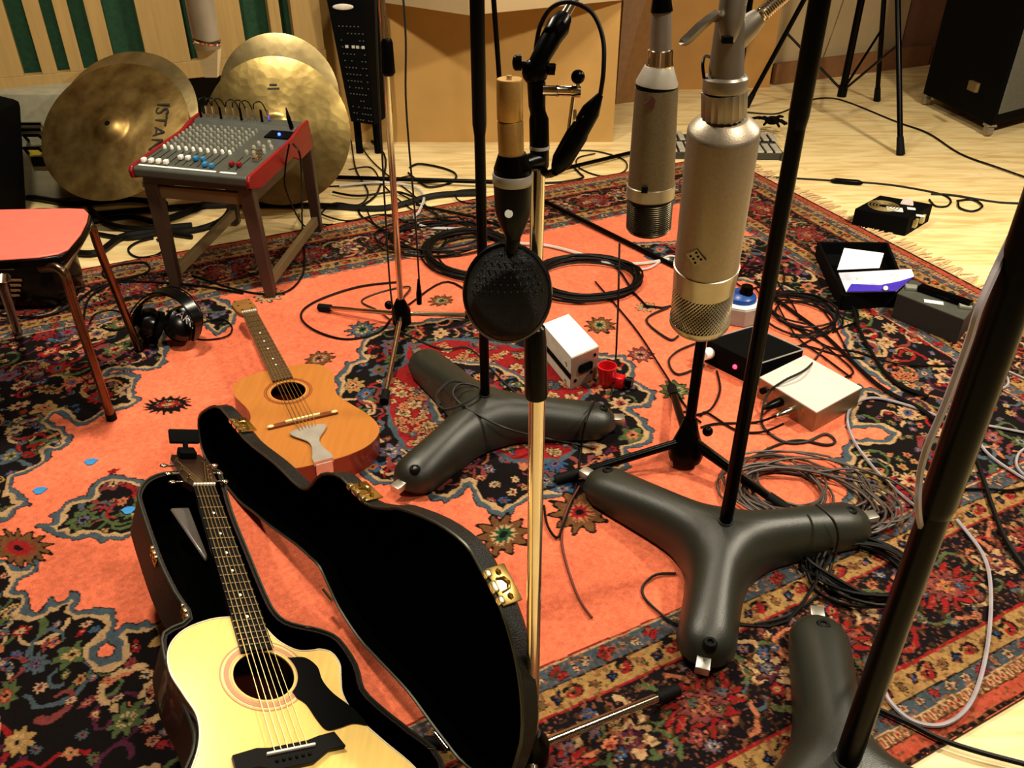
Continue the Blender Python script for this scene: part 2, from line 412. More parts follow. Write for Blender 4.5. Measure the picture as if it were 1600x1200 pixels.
    along_edges(.381, .036, guard_yel); along_edges(.118, .038, guard_yel)
    mm = (d > .156) & (d < .350)
    def vine(a, b_, t, i):
        for q in range(3):
            s_ = -1 if (i + q) % 2 else 1
            off = s_ * .035; ca = a + t[1] * off + t[0] * .03 * q; cb_ = b_ + t[0] * off + t[1] * .03 * q
            scroll(ca, cb_, .05, rnd.random() * 6, rnd.choice([SALM, CREAM, SALM, OLIVE, CREAM, BLUEG, CRIM]), .0055, s_, .9, mm)
    along_edges(.252, .085, vine)
    def palm(a, b_, t, i):
        if i % 2 == 0:
            rot = 0 if t[0] else math.pi / 2
            rosette(a, b_, .085, CRIM, SALM, ROSE, 14, rot, .72, mm); rosette(a, b_, .055, ROSE, DARK, CREAM, 10, rot, .7, mm); rosette(a, b_, .026, SALM, CRIM, YEL, 6, rot, .7, mm)
        else:
            rosette(a, b_, .05, CREAM, DARK, CRIM, 7, rnd.random(), .8, mm); rosette(a, b_, .03, PLUM, ROSE, CREAM, 6, 0, .8, mm)
        for q in range(9):
            rosette(a + t[0] * rnd.uniform(-.06, .06) + t[1] * rnd.uniform(-.085, .085), b_ + t[1] * rnd.uniform(-.06, .06) + t[0] * rnd.uniform(-.085, .085), rnd.uniform(.008, .017), mask=mm)
    along_edges(.252, .155, palm)
    C *= (1 + 0.30 * vnoise(GA, GB, 0.009, 41) + 0.25 * vnoise(GA, GB, 0.005, 42))[..., None]
    fld = dw < .457; sp = (vnoise(GA, GB, 0.007, 43) > .22) & fld; C[sp] = C[sp] * .35 + BROWN * .3; sp = (vnoise(GA, GB, 0.006, 44) > .27) & fld; C[sp] = C[sp] * .5 + SALM * .4
    return np.clip(C, 0.002, 1)
def step_grid(L_, segs):
    out = [0.0]
    for upto, s in segs:
        while out[-1] + s < upto: out.append(out[-1] + s)
    out.append(L_); return np.array(out)
A_ = step_grid(RA, [(0.3, .0042), (3.1, .0033), (RA, .006)]); B_ = step_grid(RB, [(1.0, .0025), (1.9, .0034), (RB, .0052)])
COL = paint_rug(A_, B_)
na, nb = len(A_), len(B_)
GA, GB = np.meshgrid(A_, B_, indexing='ij')
vx = -GA * UA.x + GB * WB.x; vy = -GA * UA.y + GB * WB.y
co = np.stack([vx, vy, np.zeros_like(vx) + RZ], -1).reshape(-1, 3)
idx = np.arange(na * nb).reshape(na, nb)
quads = np.stack([idx[:-1, :-1], idx[:-1, 1:], idx[1:, 1:], idx[1:, :-1]], -1).reshape(-1, 4)
me = bpy.data.meshes.new('pile'); me.vertices.add(len(co)); me.vertices.foreach_set('co', co.ravel().astype(np.float32))
me.loops.add(quads.size); me.polygons.add(len(quads))
me.loops.foreach_set('vertex_index', quads.ravel().astype(np.int32))
me.polygons.foreach_set('loop_start', np.arange(0, quads.size, 4, dtype=np.int32))
me.update(calc_edges=True)
ca_ = me.color_attributes.new('knots', 'FLOAT_COLOR', 'POINT')
ca_.data.foreach_set('color', np.concatenate([COL.reshape(-1, 3), np.ones((na * nb, 1))], 1).ravel().astype(np.float32))
rm = bpy.data.materials.new('wool_pile'); rm.use_nodes = True; nt = rm.node_tree; b = nt.nodes['Principled BSDF']
at_ = nt.nodes.new('ShaderNodeAttribute'); at_.attribute_name = 'knots'
tc = nt.nodes.new('ShaderNodeTexCoord'); nn = nt.nodes.new('ShaderNodeTexNoise'); nn.inputs['Scale'].default_value = 420; nn.inputs['Detail'].default_value = 3
nt.links.new(tc.outputs['Object'], nn.inputs['Vector'])
rr_ = nt.nodes.new('ShaderNodeMapRange'); rr_.inputs[1].default_value = .3; rr_.inputs[2].default_value = .7; rr_.inputs[3].default_value = .78; rr_.inputs[4].default_value = 1.18
nt.links.new(nn.outputs['Fac'], rr_.inputs[0])
vm = nt.nodes.new('ShaderNodeVectorMath'); vm.operation = 'SCALE'; nt.links.new(at_.outputs['Color'], vm.inputs[0]); nt.links.new(rr_.outputs[0], vm.inputs['Scale'])
nt.links.new(vm.outputs[0], b.inputs['Base Color']); b.inputs['Roughness'].default_value = 0.95; b.inputs['Specular IOR Level'].default_value = 0.1
bp = nt.nodes.new('ShaderNodeBump'); bp.inputs['Strength'].default_value = .35; bp.inputs['Distance'].default_value = .003; nt.links.new(nn.outputs['Fac'], bp.inputs['Height']); nt.links.new(bp.outputs[0], b.inputs['Normal'])
me.materials.append(rm)
rug = thing('persian_rug', (NR.x, NR.y, 0), 'large coral red patterned rug with dark floral medallion and borders, under everything', 'rug')
o = bpy.data.objects.new('pile', me); SC.collection.objects.link(o); o.parent = rug
def rp(a, b_, z=0.0): return Vector((NR.x - a * UA.x + b_ * WB.x, NR.y - a * UA.y + b_ * WB.y, z))
m = MB(); q = [rp(0, 0, RZ - .001), rp(RA, 0, RZ - .001), rp(RA, RB, RZ - .001), rp(0, RB, RZ - .001)]
m.hexa(q, 0.0005).done('backing', mat('rug_backing', '#3a1512', .9), rug, smooth=False)
m = MB(); rn = random.Random(2)
for side_a in (0.0, RA):
    bb = 0.0
    while bb < RB:
        out_ = -1 if side_a == 0 else 1; ln = rn.uniform(.05, .10); w = .006
        dj = rn.uniform(-.03, .03)
        p = [rp(side_a, bb, .004), rp(side_a + out_ * ln * .5, bb + dj * .5, .006), rp(side_a + out_ * ln, bb + dj, .003)]
        m.tube(p, [.004, .003, .0015], 4); bb += .011
m.done('fringe', mat('cream_fringe', '#b99a70', .95), rug, kind='stuff')

# ------------------------------------------------------------------ walls
def quadwall(name, a, b, z0, z1, th, m, kind=True, parent=None):
    a = Vector(a); b = Vector(b); d = (b - a).normalized(); n = Vector((-d.y, d.x, 0)) * th
    q = [Vector((p.x, p.y, z1)) for p in (a, b, b + n, a + n)]
    o = MB().hexa(q, z0).done(name, m, parent, smooth=False)
    if kind and not parent: struct(o)
    return o
ZT = 3.1
wb0 = P(500, 225); wb1 = P(957, 222)
YB = wb1.y
quadwall('wall_back', (-1.3, YB, 0), (wb1.x, YB, 0), 0, ZT, 0.12, WALLM)
quadwall('wall_return', (wb1.x, YB + .12, 0), (wb1.x + .05, 5.7, 0), 0, ZT, 0.1, mat('return_panel', '#8f6834', .7, var=.08, scale=5))
w2 = P(1100, 143)
quadwall('wall_recess', (wb1.x, w2.y, 0), (D(1204, 120, w2.y + .1).x, w2.y + .1, 0), 0, ZT, .12, mat('recess_wood', '#a47636', .65, var=.1, scale=6))
p0 = P(1208, 132); p1 = P(1405, 102)
quadwall('baseboard_back', (p0.x, p0.y - .02, 0), (p1.x + .2, p1.y, 0), 0.0, 0.13, .03, mat('brown_skirting', '#7b5230', .6))
quadwall('wall_right_back', (p0.x - .02, p0.y + .02, 0), (p1.x, p1.y + .05, 0), 0.1, ZT, .1, WALLP)
quadwall('wall_right_end', (p1.x - .1, p1.y + .1, 0), (4.6, p1.y - .4, 0), 0, ZT, .1, mat('brown_panel', '#5a3418', .7))
quadwall('wall_left', (-3.6, 2.5, 0), (-1.3, YB + .12, 0), 0, ZT, .1, mat('shade_black_wall', '#0d0d0b', .9))  # near-black wall colour stands in for the shadow gap below the slatted panel
quadwall('wall_right', (4.6, 7.2, 0), (4.6, -1.2, 0), 0, ZT, .1, mat('dim_panel', '#5c4526', .8))
quadwall('wall_near', (4.6, -1.3, 0), (-3.6, -1.3, 0), 0, ZT, .1, mat('dim_panel', '#5c4526'))
quadwall('wall_left_side', (-3.6, -1.3, 0), (-3.6, 2.5, 0), 0, ZT, .1, mat('dim_panel', '#5c4526'))
struct(MB().box((0.5, 3.0, ZT + .05), (8.6, 9.0, .1)).done('ceiling', mat('ceiling_board', '#4a3d2c', .8), smooth=False))
# long thin reveal on the wall foot
# protruding diffuser box on the back wall
c = D(733, 24, YB - .45); l = D(560, -14, YB - .05); r_ = D(880, -22, YB - .05)
z0 = c.z
q = [Vector((l.x, YB, ZT)), Vector((c.x, c.y, ZT)), Vector((c.x + .75, YB, ZT)), Vector(((l.x + c.x) / 2, YB, ZT))]
bm_ = MB(); T = [bm_.v(p) for p in q[:3]]; Bv = [bm_.v((p.x, p.y, z0)) for p in q[:3]]
bm_.f(T); bm_.f(Bv[::-1])
for i in range(3): bm_.f([T[i], Bv[i], Bv[(i + 1) % 3], T[(i + 1) % 3]])
o = bm_.done('wall_diffuser', WALLP, smooth=False); struct(o)
# leaning pale board by the recess
q0 = D(985, 0, YB + .25); q1 = D(962, 160, YB + .25)

# slatted absorber on the left wall
zb = 0.42
s0 = P(-60, 157, zb); s1 = P(512, 102, zb); sd = (s1 - s0).normalized(); sn = Vector((-sd.y, sd.x, 0))
SL = (s1 - s0).length
def slat_at(px):        # distance along the panel where the sight line at photo column px (row 118) meets it
    d = Vector(_ray(px, 118)); A2 = Matrix(((d.x, -sd.x), (d.y, -sd.y))).inverted() @ Vector((s0.x, s0.y)); return A2[1]
pan = thing('slatted_panel', (s0.x, s0.y, zb), 'wooden slatted acoustic panel with dark green slots on left wall', 'wall panel')
def pbox(a0, a1, z0, z1, d0, d1, name, m_):
    pts = [s0 + sd * a0 + sn * d0, s0 + sd * a1 + sn * d0, s0 + sd * a1 + sn * d1, s0 + sd * a0 + sn * d1]
    q = [Vector((p.x, p.y, z1)) for p in pts]
    return MB().hexa(q, z0).done(name, m_, pan, smooth=False, bevel=0.002)
pbox(0, SL, zb, zb + 2.3, .075, .085, 'backing', GREEN)
zr = zb + (D(55, 121, (s0.y + s1.y) / 2).z - D(55, 147, (s0.y + s1.y) / 2).z)
pbox(0, SL, zb, zr, 0, .06, 'bottom_rail', WOODL)
for (x0, x1) in [(-60, 38), (67, 92), (112, 134), (159, 185), (235, 303), (316, 392), (434, 451), (468, 512)]:
    a0 = max(0, slat_at(x0)); a1 = min(SL, slat_at(x1)); pbox(a0, a1, zr, zb + 2.3, 0, .055, 'slat', WOODL)

# beige case partly behind left cymbal
g0 = P(30, 292, 0); 
eq = thing('beige_cabinet', (P(20, 290).x, P(20, 290).y, 0), 'pale beige box with two dark handles behind the left cymbals', 'box')
yy = 3.45
a = D(-40, 170, yy); b_ = D(95, 170, yy); 
MB().box(((a.x + b_.x) / 2, yy + .2, .23), (b_.x - a.x, .3, .44), bev=.01).done('body', mat('beige_enamel', '#8a8670', .5), eq)
for py in (212, 232):
    c = D(55, py, yy + .04); MB().tube([c + Vector((-.035, 0, -.02)), c + Vector((-.03, -.03, .01)), c + Vector((.03, -.03, .01)), c + Vector((.035, 0, -.02))], .007, 8).done('handle', BLK, eq)
c = D(60, 240, yy + .045); MB().box(c, (.07, .01, .05)).done('sticker', mat('yellow_label', '#b6a53a', .6), eq)
c = D(62, 252, yy + .045); MB().box(c, (.06, .02, .04), bev=.004).done('socket', BLKM, eq)
for py in (193, 202):
    c = D(48, py, yy + .04); MB().box(c, (.09, .012, .012)).done('rail', CHR, eq)

# black cabinet at the far left edge
c_ = D(-40, 250, 3.15)
MBt = MB().box((c_.x - .10, 3.2, .26), (.36, .3, .52), Matrix.Rotation(.25, 3, 'Y'), .03).done('amplifier_cabinet', mat('black_cover', '#030303', .85, spec=.05)); tag(MBt, 'black amplifier cabinet cut by the left edge of the picture, above the red chair', 'amplifier')
# ------------------------------------------------------------------ cables helper
CN = [0]
def cable(pts, r, m, name='cable', label='', cat='cable', group=None, z=RZ, sub=6, sag=True, parent=None):
    CN[0] += 1
    rn = random.Random(CN[0]); out = []
    for p in pts:
        if isinstance(p, Vector): out.append(p); continue
        zz = p[2] if len(p) > 2 else z + r + rn.uniform(0, .004)
        out.append(P(p[0], p[1], zz))
    sm = catmull(out, sub)
    for p in sm:
        if p.z < z + r * .9 and z >= 0: p.z = z + r * .9
    o = MB().tube(sm, r, 6).done(name, m, parent, org=None if parent else sm[0])
    if not parent: tag(o, label, cat, group)
    return o
def coil_pts(px, py, rx, ry, n, rot=0.0, jit=.02, z=RZ, seed=0, r=.004, tail0=None, tail1=None):
    rn = random.Random(seed); c = P(px, py, z); pts = []
    if tail0: pts += [P(t[0], t[1], z + r) for t in tail0]
    a0 = rn.random() * 6; steps = int(n * 9)
    ox = oy = 0; k = 1
    for i in range(steps):
        if i % 9 == 0: ox, oy = rn.uniform(-jit, jit), rn.uniform(-jit, jit); k = rn.uniform(.86, 1.08)
        an = a0 + i * 2 * math.pi / 9; x = rx * k * math.cos(an) + ox; y = ry * k * math.sin(an) + oy
        pts.append(Vector((c.x + x * math.cos(rot) - y * math.sin(rot), c.y + x * math.sin(rot) + y * math.cos(rot), z + r + .0016 * (i / 9) * 1.4 + rn.uniform(0, .006))))
    if tail1: pts += [P(t[0], t[1], z + r) for t in tail1]
    return pts

def text(body, size, M, m, parent, name='lettering', ext=0.0004, align='CENTER'):
    cu = bpy.data.curves.new(name, 'FONT'); cu.body = body; cu.size = size; cu.extrude = ext; cu.align_x = align; cu.align_y = 'CENTER'; cu.resolution_u = 3
    t = bpy.data.objects.new('tmp', cu); SC.collection.objects.link(t)
    dg = bpy.context.evaluated_depsgraph_get(); me = bpy.data.meshes.new_from_object(t.evaluated_get(dg))
    bpy.data.objects.remove(t); me.name = name
    L = Vector((0, 0, 0)); p = parent
    while p: L += p.location; p = p.parent
    me.transform(Matrix.Translation(-L) @ M); me.materials.clear(); me.materials.append(m)
    o = bpy.data.objects.new(name, me); SC.collection.objects.link(o); o.parent = parent
    return o
def basis(o, x, y, z): 
    return Matrix(((x[0], y[0], z[0], o[0]), (x[1], y[1], z[1], o[1]), (x[2], y[2], z[2], o[2]), (0, 0, 0, 1)))
def pose(org, yaw, pitch, roll, s=1.0):
    y, p, r = [math.radians(v) for v in (yaw, pitch, roll)]
    return Matrix.Translation(org) @ Matrix.Rotation(y, 4, 'Z') @ Matrix.Rotation(p, 4, 'X') @ Matrix.Rotation(r, 4, 'Y') @ Matrix.Scale(s, 4)

# ------------------------------------------------------------------ guitars
def outline(left, right):
    a = catmull([(-w, t, 0) for t, w in left], 5); b_ = catmull([(w, t, 0) for t, w in right], 5)
    pts = [(p.x, p.y) for p in b_][::-1] + [(p.x, p.y) for p in a]
    out = []
    for p in pts:
        if not out or math.dist(p, out[-1]) > .002: out.append(p)
    if math.dist(out[0], out[-1]) < .004: out.pop()
    return out
def guitar(label, M, L, left, right, depth, hole_r, hole_t, mt, ms, mn, fb_end, frets, dots, head, bridge, bind, rosette_cols, nutw=.022, endw=.028):
    g = thing('acoustic_guitar', M.translation, label, 'guitar')
    poly = outline(left, right); n = len(poly)
    hole = [(hole_r * math.cos(a), hole_t + hole_r * math.sin(a)) for a in [i * 2 * math.pi / 36 for i in range(36)]]
    b = MB(M); rings = [[(x * s_, y, z) for x, y in poly] for s_, z in ((.97, -depth), (1, -depth + .006), (1, -.002))]
    R = [[b.v(p) for p in r] for r in rings]
    for i in range(2):
        for k in range(n): b.f([R[i][k], R[i][(k + 1) % n], R[i + 1][(k + 1) % n], R[i + 1][k]])
    b.f(R[0][::-1]); b.done('body', ms, g)
    MB(M).prism(poly, -.003, 0, hole).done('soundboard', mt, g)
    if bind: MB(M).tube([(x, y, -.001) for x, y in poly + poly[:1]], .0022, 5).done('binding', bind, g)
    for (ra, rb, mc) in rosette_cols:
        po = [(rb * math.cos(a), hole_t + rb * math.sin(a)) for a in [i * math.pi / 24 for i in range(48)]]
        pi_ = [(ra * math.cos(a), hole_t + ra * math.sin(a)) for a in [i * math.pi / 24 for i in range(48)]]
        MB(M).prism(po, 0, .0006, pi_).done('rosette_ring', mc, g)
    wid = lambda t: nutw + (endw - nutw) * (L - t) / (L - fb_end)
    MB(M).prism([(-wid(L), L), (wid(L), L), (wid(fb_end), fb_end), (-wid(fb_end), fb_end)], .0008, .007).done('fretboard', mn, g)
    b = MB(M); rings = []
    for t, d_ in ((left[0][0] - .03, .06), (left[0][0] + .01, .035), (left[0][0] + .05, .02), (L - .02, .017), (L + .015, .014)):
        w = wid(min(t, L)); rings.append([(w * math.cos(a), t, .001 - d_ * math.sin(a)) for a in [k * math.pi / 8 for k in range(9)]])
    b.ring_loft(rings).done('neck', ms, g)
    fm_ = None
    for k in range(1, frets + 1):
        t = L * 2 ** (-k / 12)
        if t < fb_end + .002: break
        MB(M).box((0, t, .0078), (2 * wid(t), .0026, .0022)).done('fret', CHR, g, smooth=False)
    for k in dots:
        t = (L * 2 ** (-k / 12) + L * 2 ** (-(k - 1) / 12)) / 2
        MB(M).cyl(Vector((0, t, .0068)), Vector((0, t, .0076)), .0032, seg=10).done('inlay_dot', WHITE, g)
    MB(M).box((0, L + .002, .0075), (2 * nutw, .005, .009), bev=.001).done('nut', WHITE, g)
    hp, hz = head['poly'], head['z']
    MB(M @ Matrix.Translation((0, L, 0)) @ Matrix.Rotation(math.radians(-head['tilt']), 4, 'X')).prism(hp, hz - .014, hz).done('headstock', head['mat'], g)
    HM = M @ Matrix.Translation((0, L, 0)) @ Matrix.Rotation(math.radians(-head['tilt']), 4, 'X')
    posts = []
    for k in range(3):
        for s_ in (-1, 1):
            p = Vector((s_ * (.021 + .004 * k), .04 + .042 * k, hz)); posts.append((s_, k, p))
            if head.get('tuners', True):
                t_ = MB(HM).cyl(p - Vector((0, 0, .002)), p + Vector((0, 0, .010)), .003, seg=10)
                t_.cyl(p, p + Vector((0, 0, .002)), .0055, seg=12)
                o = t_.done('tuner_post', CHR, g)
                kx = s_ * (.021 + .004 * k)
                MB(HM).tube([(s_ * .030, p.y, hz - .008), (s_ * .046, p.y, hz - .008)], .0025, 8).sphere((s_ * .054, p.y, hz - .008), .009, 12, (1, .75, .5)).done('tuner_button', CHR, g)
            else:
                MB(HM).cyl(p + Vector((-s_ * .006, 0, .0002)), p + Vector((-s_ * .006, 0, .0008)), .0035, seg=10).done('peg_hole', BLKM, g)
    for i in range(6):
        x0 = (-.017 + .0068 * i) * nutw / .022; x1 = (-.026 + .0104 * i)
        s_ = -1 if i < 3 else 1; k = (i if i < 3 else 5 - i)
        pts = [(x1, bridge['t'], bridge['h']), (x0, L + .002, .0125)]
        p = [q for q in posts if q[0] == s_ and q[1] == k][0][2] + Vector((0, 0, .005))
        wp = [M @ Vector(v) for v in pts] + ([HM @ p] if head.get('tuners', True) else [])
        if bridge.get('tail'): wp = [M @ Vector((x1 * .8, bridge['tail'], .010))] + wp
        MB().tube(wp, .0009 if i < 3 else .0007, 5).done('string', mat('bronze_string', '#d6bd84', .3, 1.0), g)
    return g
SPRUCE = mat('spruce_top', '#eec872', 0.22, var=.07, scale=9, stretch=(14, 1, 1), coat=.5)
CEDAR = mat('amber_top', '#a8682c', 0.25, var=.08, scale=8, stretch=(12, 1, 1), coat=.4)
MAHO = mat('mahogany', '#3b1409', 0.3, var=.2, scale=12, stretch=(10, 1, 1), coat=.4)
SIDE2 = mat('reddish_side', '#6b1f0d', 0.3, var=.15, scale=12, coat=.4)
EBON = mat('ebony', '#060403', 0.45, spec=.12)
ROSEW = mat('rosewood', '#4b3519', 0.5, var=.2, scale=20, stretch=(10, 1, 1))
TM = pose((-.322, .742, .19), 27.5, 5.2, 21.0, .93)
tl = [(.289,.02),(.289,.06),(.272,.108),(.238,.138),(.19,.145),(.14,.132),(.095,.120),(.045,.128),(-.01,.156),(-.07,.19),(-.125,.201),(-.17,.18),(-.2,.12),(-.212,.06),(-.214,0)]
tr = [(.289,.02),(.255,.029),(.222,.044),(.197,.07),(.192,.098),(.192,.112),(.181,.130),(.155,.136),(.125,.128),(.09,.120),(.045,.128),(-.01,.156),(-.07,.19),(-.125,.201),(-.17,.18),(-.2,.12),(-.212,.06),(-.214,0)]
hd = dict(poly=[(-.022, .003), (.022, .003), (.034, .03), (.038, .14), (.030, .168), (.0, .160), (-.030, .168), (-.038, .14), (-.034, .03)], z=.004, tilt=14, mat=mat('headstock_veneer', '#1f0f0a', .3, coat=.4))
g1 = guitar('pale spruce cutaway acoustic guitar with black pickguard lying in open case', TM, .648, tl, tr, .098, .051, .155, SPRUCE, MAHO, EBON, .204, 20, (3, 5, 7, 9, 12, 15), hd,
            dict(t=.0, h=.012), mat('cream_binding', '#d8cbb0', .4), [(.054, .0565, mat('rosette_pale', '#caa27a', .4)), (.058, .066, mat('rosette_rose', '#b9855f', .35)), (.0675, .069, mat('rosette_white', '#e0cfae', .35)), (.071, .0735, mat('rosette_rose', '#b9855f'))])
pk = catmull([(.052, .182, 0), (.078, .178, 0), (.094, .155, 0), (.094, .125, 0), (.104, .095, 0), (.13, .055, 0), (.142, .02, 0)], 5) + catmull([(.142, .02, 0), (.118, .03, 0), (.092, .027, 0), (.07, .028, 0), (.06, .05, 0), (.052, .082, 0), (.040, .098, 0)], 5)[1:]
arc = [Vector((.0565 * math.cos(a), .155 + .0565 * math.sin(a), 0)) for a in [math.radians(v) for v in range(-50, 31, 8)]]
MB(TM).prism([(p.x, p.y) for p in pk] + [(p.x, p.y) for p in arc], .0004, .0018).done('pickguard', mat('black_pickguard', '#020202', .25, spec=.12), g1)
MB(TM).prism([(-.088, .012), (-.05, .016), (-.03, .012), (.03, .012), (.05, .016), (.078, .018), (.088, -.012), (.06, -.012), (.03, -.028), (-.03, -.028), (-.055, -.016), (-.088, -.02)], .0004, .009).done('bridge', EBON, g1, bevel=.001)
MB(TM).box((0, 0, .011), (.078, .0035, .006), bev=.001).done('saddle', WHITE, g1)
for i in range(6): MB(TM).sphere((-.026 + .0104 * i, -.014, .010), .003, 8).done('bridge_pin', EBON, g1)

GS = .93
GM = pose((-.5226, 1.731, .0835), 26.8, 1.7, 2.0, .97)
gl = [(.272,.02),(.272,.06),(.26,.10),(.232,.128),(.19,.136),(.15,.128),(.11,.118),(.07,.118),(.02,.138),(-.04,.162),(-.09,.170),(-.13,.158),(-.165,.118),(-.182,.06),(-.185,0)]
hd2 = dict(poly=[(-.022, .003), (.022, .003), (.030, .03), (.028, .105), (.018, .135), (0, .13), (-.022, .135), (-.036, .105), (-.032, .03)], z=.004, tilt=8, mat=mat('headstock_tan', '#7d5526', .45, var=.2), tuners=False)
g2 = guitar('amber orange parlour guitar with metal tailpiece lying on the rug', GM,   .62, gl, gl, .070, .046, .150, CEDAR, SIDE2, ROSEW, .206, 18, (5, 7, 9, 12, 14), hd2,
            dict(t=0.0, h=.014, tail=-.05), None, [(.056, .060, mat('rosette_brown', '#7a3a12', .4)), (.062, .064, mat('rosette_brown', '#7a3a12')), (.0475, .049, mat('hole_edge', '#c59a58', .4))])
MB(GM).prism([(-.09, .002), (-.07, .008), (-.045, .009), (.045, .009), (.07, .008), (.09, .002), (.09, -.006), (-.09, -.006)], .0003, .006).done('bridge', mat('bridge_brown', '#6b3312', .4), g2)
MB(GM).box((0, 0, .009), (.09, .007, .007), bev=.001).done('saddle', mat('bone', '#e6c890', .4), g2)
for s_ in (-1, 1): MB(GM).sphere((s_ * .083, -.001, .007), .007, 10, (1.3, .8, .5)).done('bridge_stud', mat('bone', '#e6c890'), g2)
tp = catmull([(-.045, -.045, 0), (0, -.035, 0), (.045, -.045, 0), (.04, -.065, 0), (.017, -.095, 0), (.012, -.12, 0), (.018, -.15, 0), (.022, -.176, 0), (-.022, -.176, 0), (-.018, -.15, 0), (-.012, -.12, 0), (-.017, -.095, 0), (-.04, -.065, 0)], 4, True)
MB(GM).prism([(p.x, p.y) for p in tp], .004, .008).done('tailpiece', mat('nickel', '#c9c3b8', .3, .7), g2, bevel=.001)
MB(GM).prism([(-.024, -.174), (.024, -.174), (.024, -.188), (-.024, -.188)], -.004, .009).box((0, -.1885, -.025), (.042, .003, .05), bev=.0015).done('tailpiece_hanger', mat('nickel', '#c9c3b8'), g2)
MB(GM).sphere((0, -.191, -.033), .004, 8).done('end_screw', CHR, g2)

# clip-on tuner on the headstock
HMx = TM @ Matrix.Translation((0, .648, 0)) @ Matrix.Rotation(math.radians(-14), 4, 'X')
t = thing('clip_tuner', HMx @ Vector((0, .16, .004)), 'small black clip-on tuner on the pale guitar headstock', 'tuner')
MB(HMx).box((0, .158, .010), (.036, .035, .018), bev=.003).box((0, .158, -.012), (.03, .03, .008), bev=.002).box((0, .178, -.001), (.03, .008, .026)).done('clamp', BLKM, t)
MB(HMx).tube([(0, .172, .015), (0, .185, .028)], .006, 10).done('swivel', BLKM, t)
MB(HMx @ Matrix.Translation((0, .200, .034)) @ Matrix.Rotation(math.radians(35), 4, 'X')).box((0, 0, 0), (.066, .036, .010), bev=.004).done('display_case', BLKM, t)

# ------------------------------------------------------------------ guitar case: bottom shell + raised lid
ce = Vector((-.4553, .8903, 0)); cr = Vector((.8903, .4553, 0)); K = 1.04
c0 = Vector((-.343, .79, 0)) + cr * (-.045 * K)
CO = [(-.30, .0), (-.295, .09), (-.26, .17), (-.2, .222), (-.117, .24), (-.046, .217), (.003, .194), (.051, .176), (.104, .182), (.15, .178), (.2, .15), (.235, .11), (.27, .088), (.40, .08), (.72, .088), (.75, .07), (.757, 0)]
rt = catmull([(w * K, t * K, 0) for t, w in CO], 4); cpoly = [(p.x, p.y) for p in rt] + [(-p.x, p.y) for p in rt[::-1][1:-1]]
CF = pose((-.322, .742, .19), 27.5, 5.2, 21.0, 1.0)      # the case is rolled like the guitar in it
RIMZ = -.022
def oncase(px, py, zl=None):
    zl = RIMZ if zl is None else zl
    inv = CF.inverted(); o_ = inv @ Vector((0, 0, CH)); d = inv.to_3x3() @ Vector(_ray(px, py)); t = (zl - o_.z) / d.z
    p = o_ + d * t; return (p.x, p.y)
rimR = [(300, 737), (338, 735), (348, 750), (362, 800), (390, 870), (415, 930), (432, 960), (455, 975), (500, 985), (530, 1000), (557, 1040), (568, 1078), (600, 1110), (640, 1142), (690, 1190)]
rimL = [(295, 966), (272, 925), (250, 880), (232, 830), (219, 790), (216, 772), (228, 752), (255, 740)]
ro = [oncase(*p) for p in rimR]; lo_ = [oncase(*p) for p in rimL]
tail = [(.19, -.19), (.14, -.235), (.0, -.25), (-.14, -.235), (-.175, -.19), (-.19, -.12), (-.178, -.05), (-.145, .01), (-.118, .06), (-.118, .11), (-.130, .17), (-.132, .22), (-.125, .27)]
cp_ = catmull([(a, b_, 0) for a, b_ in ro + tail + lo_], 3, True); cpoly = []
for p in cp_:
    if not cpoly or math.dist((p.x, p.y), cpoly[-1]) > .004: cpoly.append((p.x, p.y))
CM = CF @ Matrix.Translation((0, 0, RIMZ))
case = thing('guitar_case', c0, 'open black hard guitar case, lid raised, holding the pale cutaway guitar', 'guitar case')
TOLEX = mat('black_tolex', '#090907', 0.42, bump=.5, scale=200, bscale=500, spec=.28); PLUSH = mat('black_plush', '#020202', 0.95, bump=.2, scale=120, spec=.0)
def shell(M, poly, d, th, nm, outer, liner, parent, inner_d=None):
    n = len(poly); cx = sum(p[0] for p in poly) / n; cy = sum(p[1] for p in poly) / n
    def off(k):
        out = []
        for i in range(n):
            a, b_, c_ = Vector(poly[i - 1]), Vector(poly[i]), Vector(poly[(i + 1) % n]); t_ = (c_ - a).normalized(); nn = Vector((t_.y, -t_.x))
            out.append((b_.x - nn.x * k, b_.y - nn.y * k))
        return out
    area = sum(poly[i][0] * poly[(i + 1) % n][1] - poly[(i + 1) % n][0] * poly[i][1] for i in range(n))
    sg = 1 if area > 0 else -1
    inn = off(th * sg); lip = off(-.004 * sg)
    r = [[(x, y, -d) for x, y in off(.012 * sg)], [(x, y, -d + .012) for x, y in poly], [(x, y, 0) for x, y in poly], [(x, y, 0) for x, y in inn]]
    b = MB(M); R = [[b.v(p) for p in q] for q in r]
    for i in range(3):
        for k in range(n): b.f([R[i][k], R[i][(k + 1) % n], R[i + 1][(k + 1) % n], R[i + 1][k]])
    b.f(R[0]); o1 = b.done(nm, outer, parent)
    b = MB(M); R = [[b.v(p) for p in q] for q in ([(x, y, 0) for x, y in inn], [(x, y, -d + .014) for x, y in inn])]
    for k in range(n): b.f([R[0][k], R[0][(k + 1) % n], R[1][(k + 1) % n], R[1][k]])
    b.f(R[1]); b.done('lining', liner, o1)
    MB(M).tube([(x, y, .001) for x, y in poly + poly[:1]], .0028, 6).done('rim_valance', mat('dull_metal_rim', '#2d2f26', .4, .5), o1)
    return o1
bot = shell(CM, cpoly, .098, .007, 'bottom_shell', mat('brown_black_tolex', '#1a0a06', 0.45, spec=.2, bump=.4, scale=200, bscale=500), PLUSH, case)
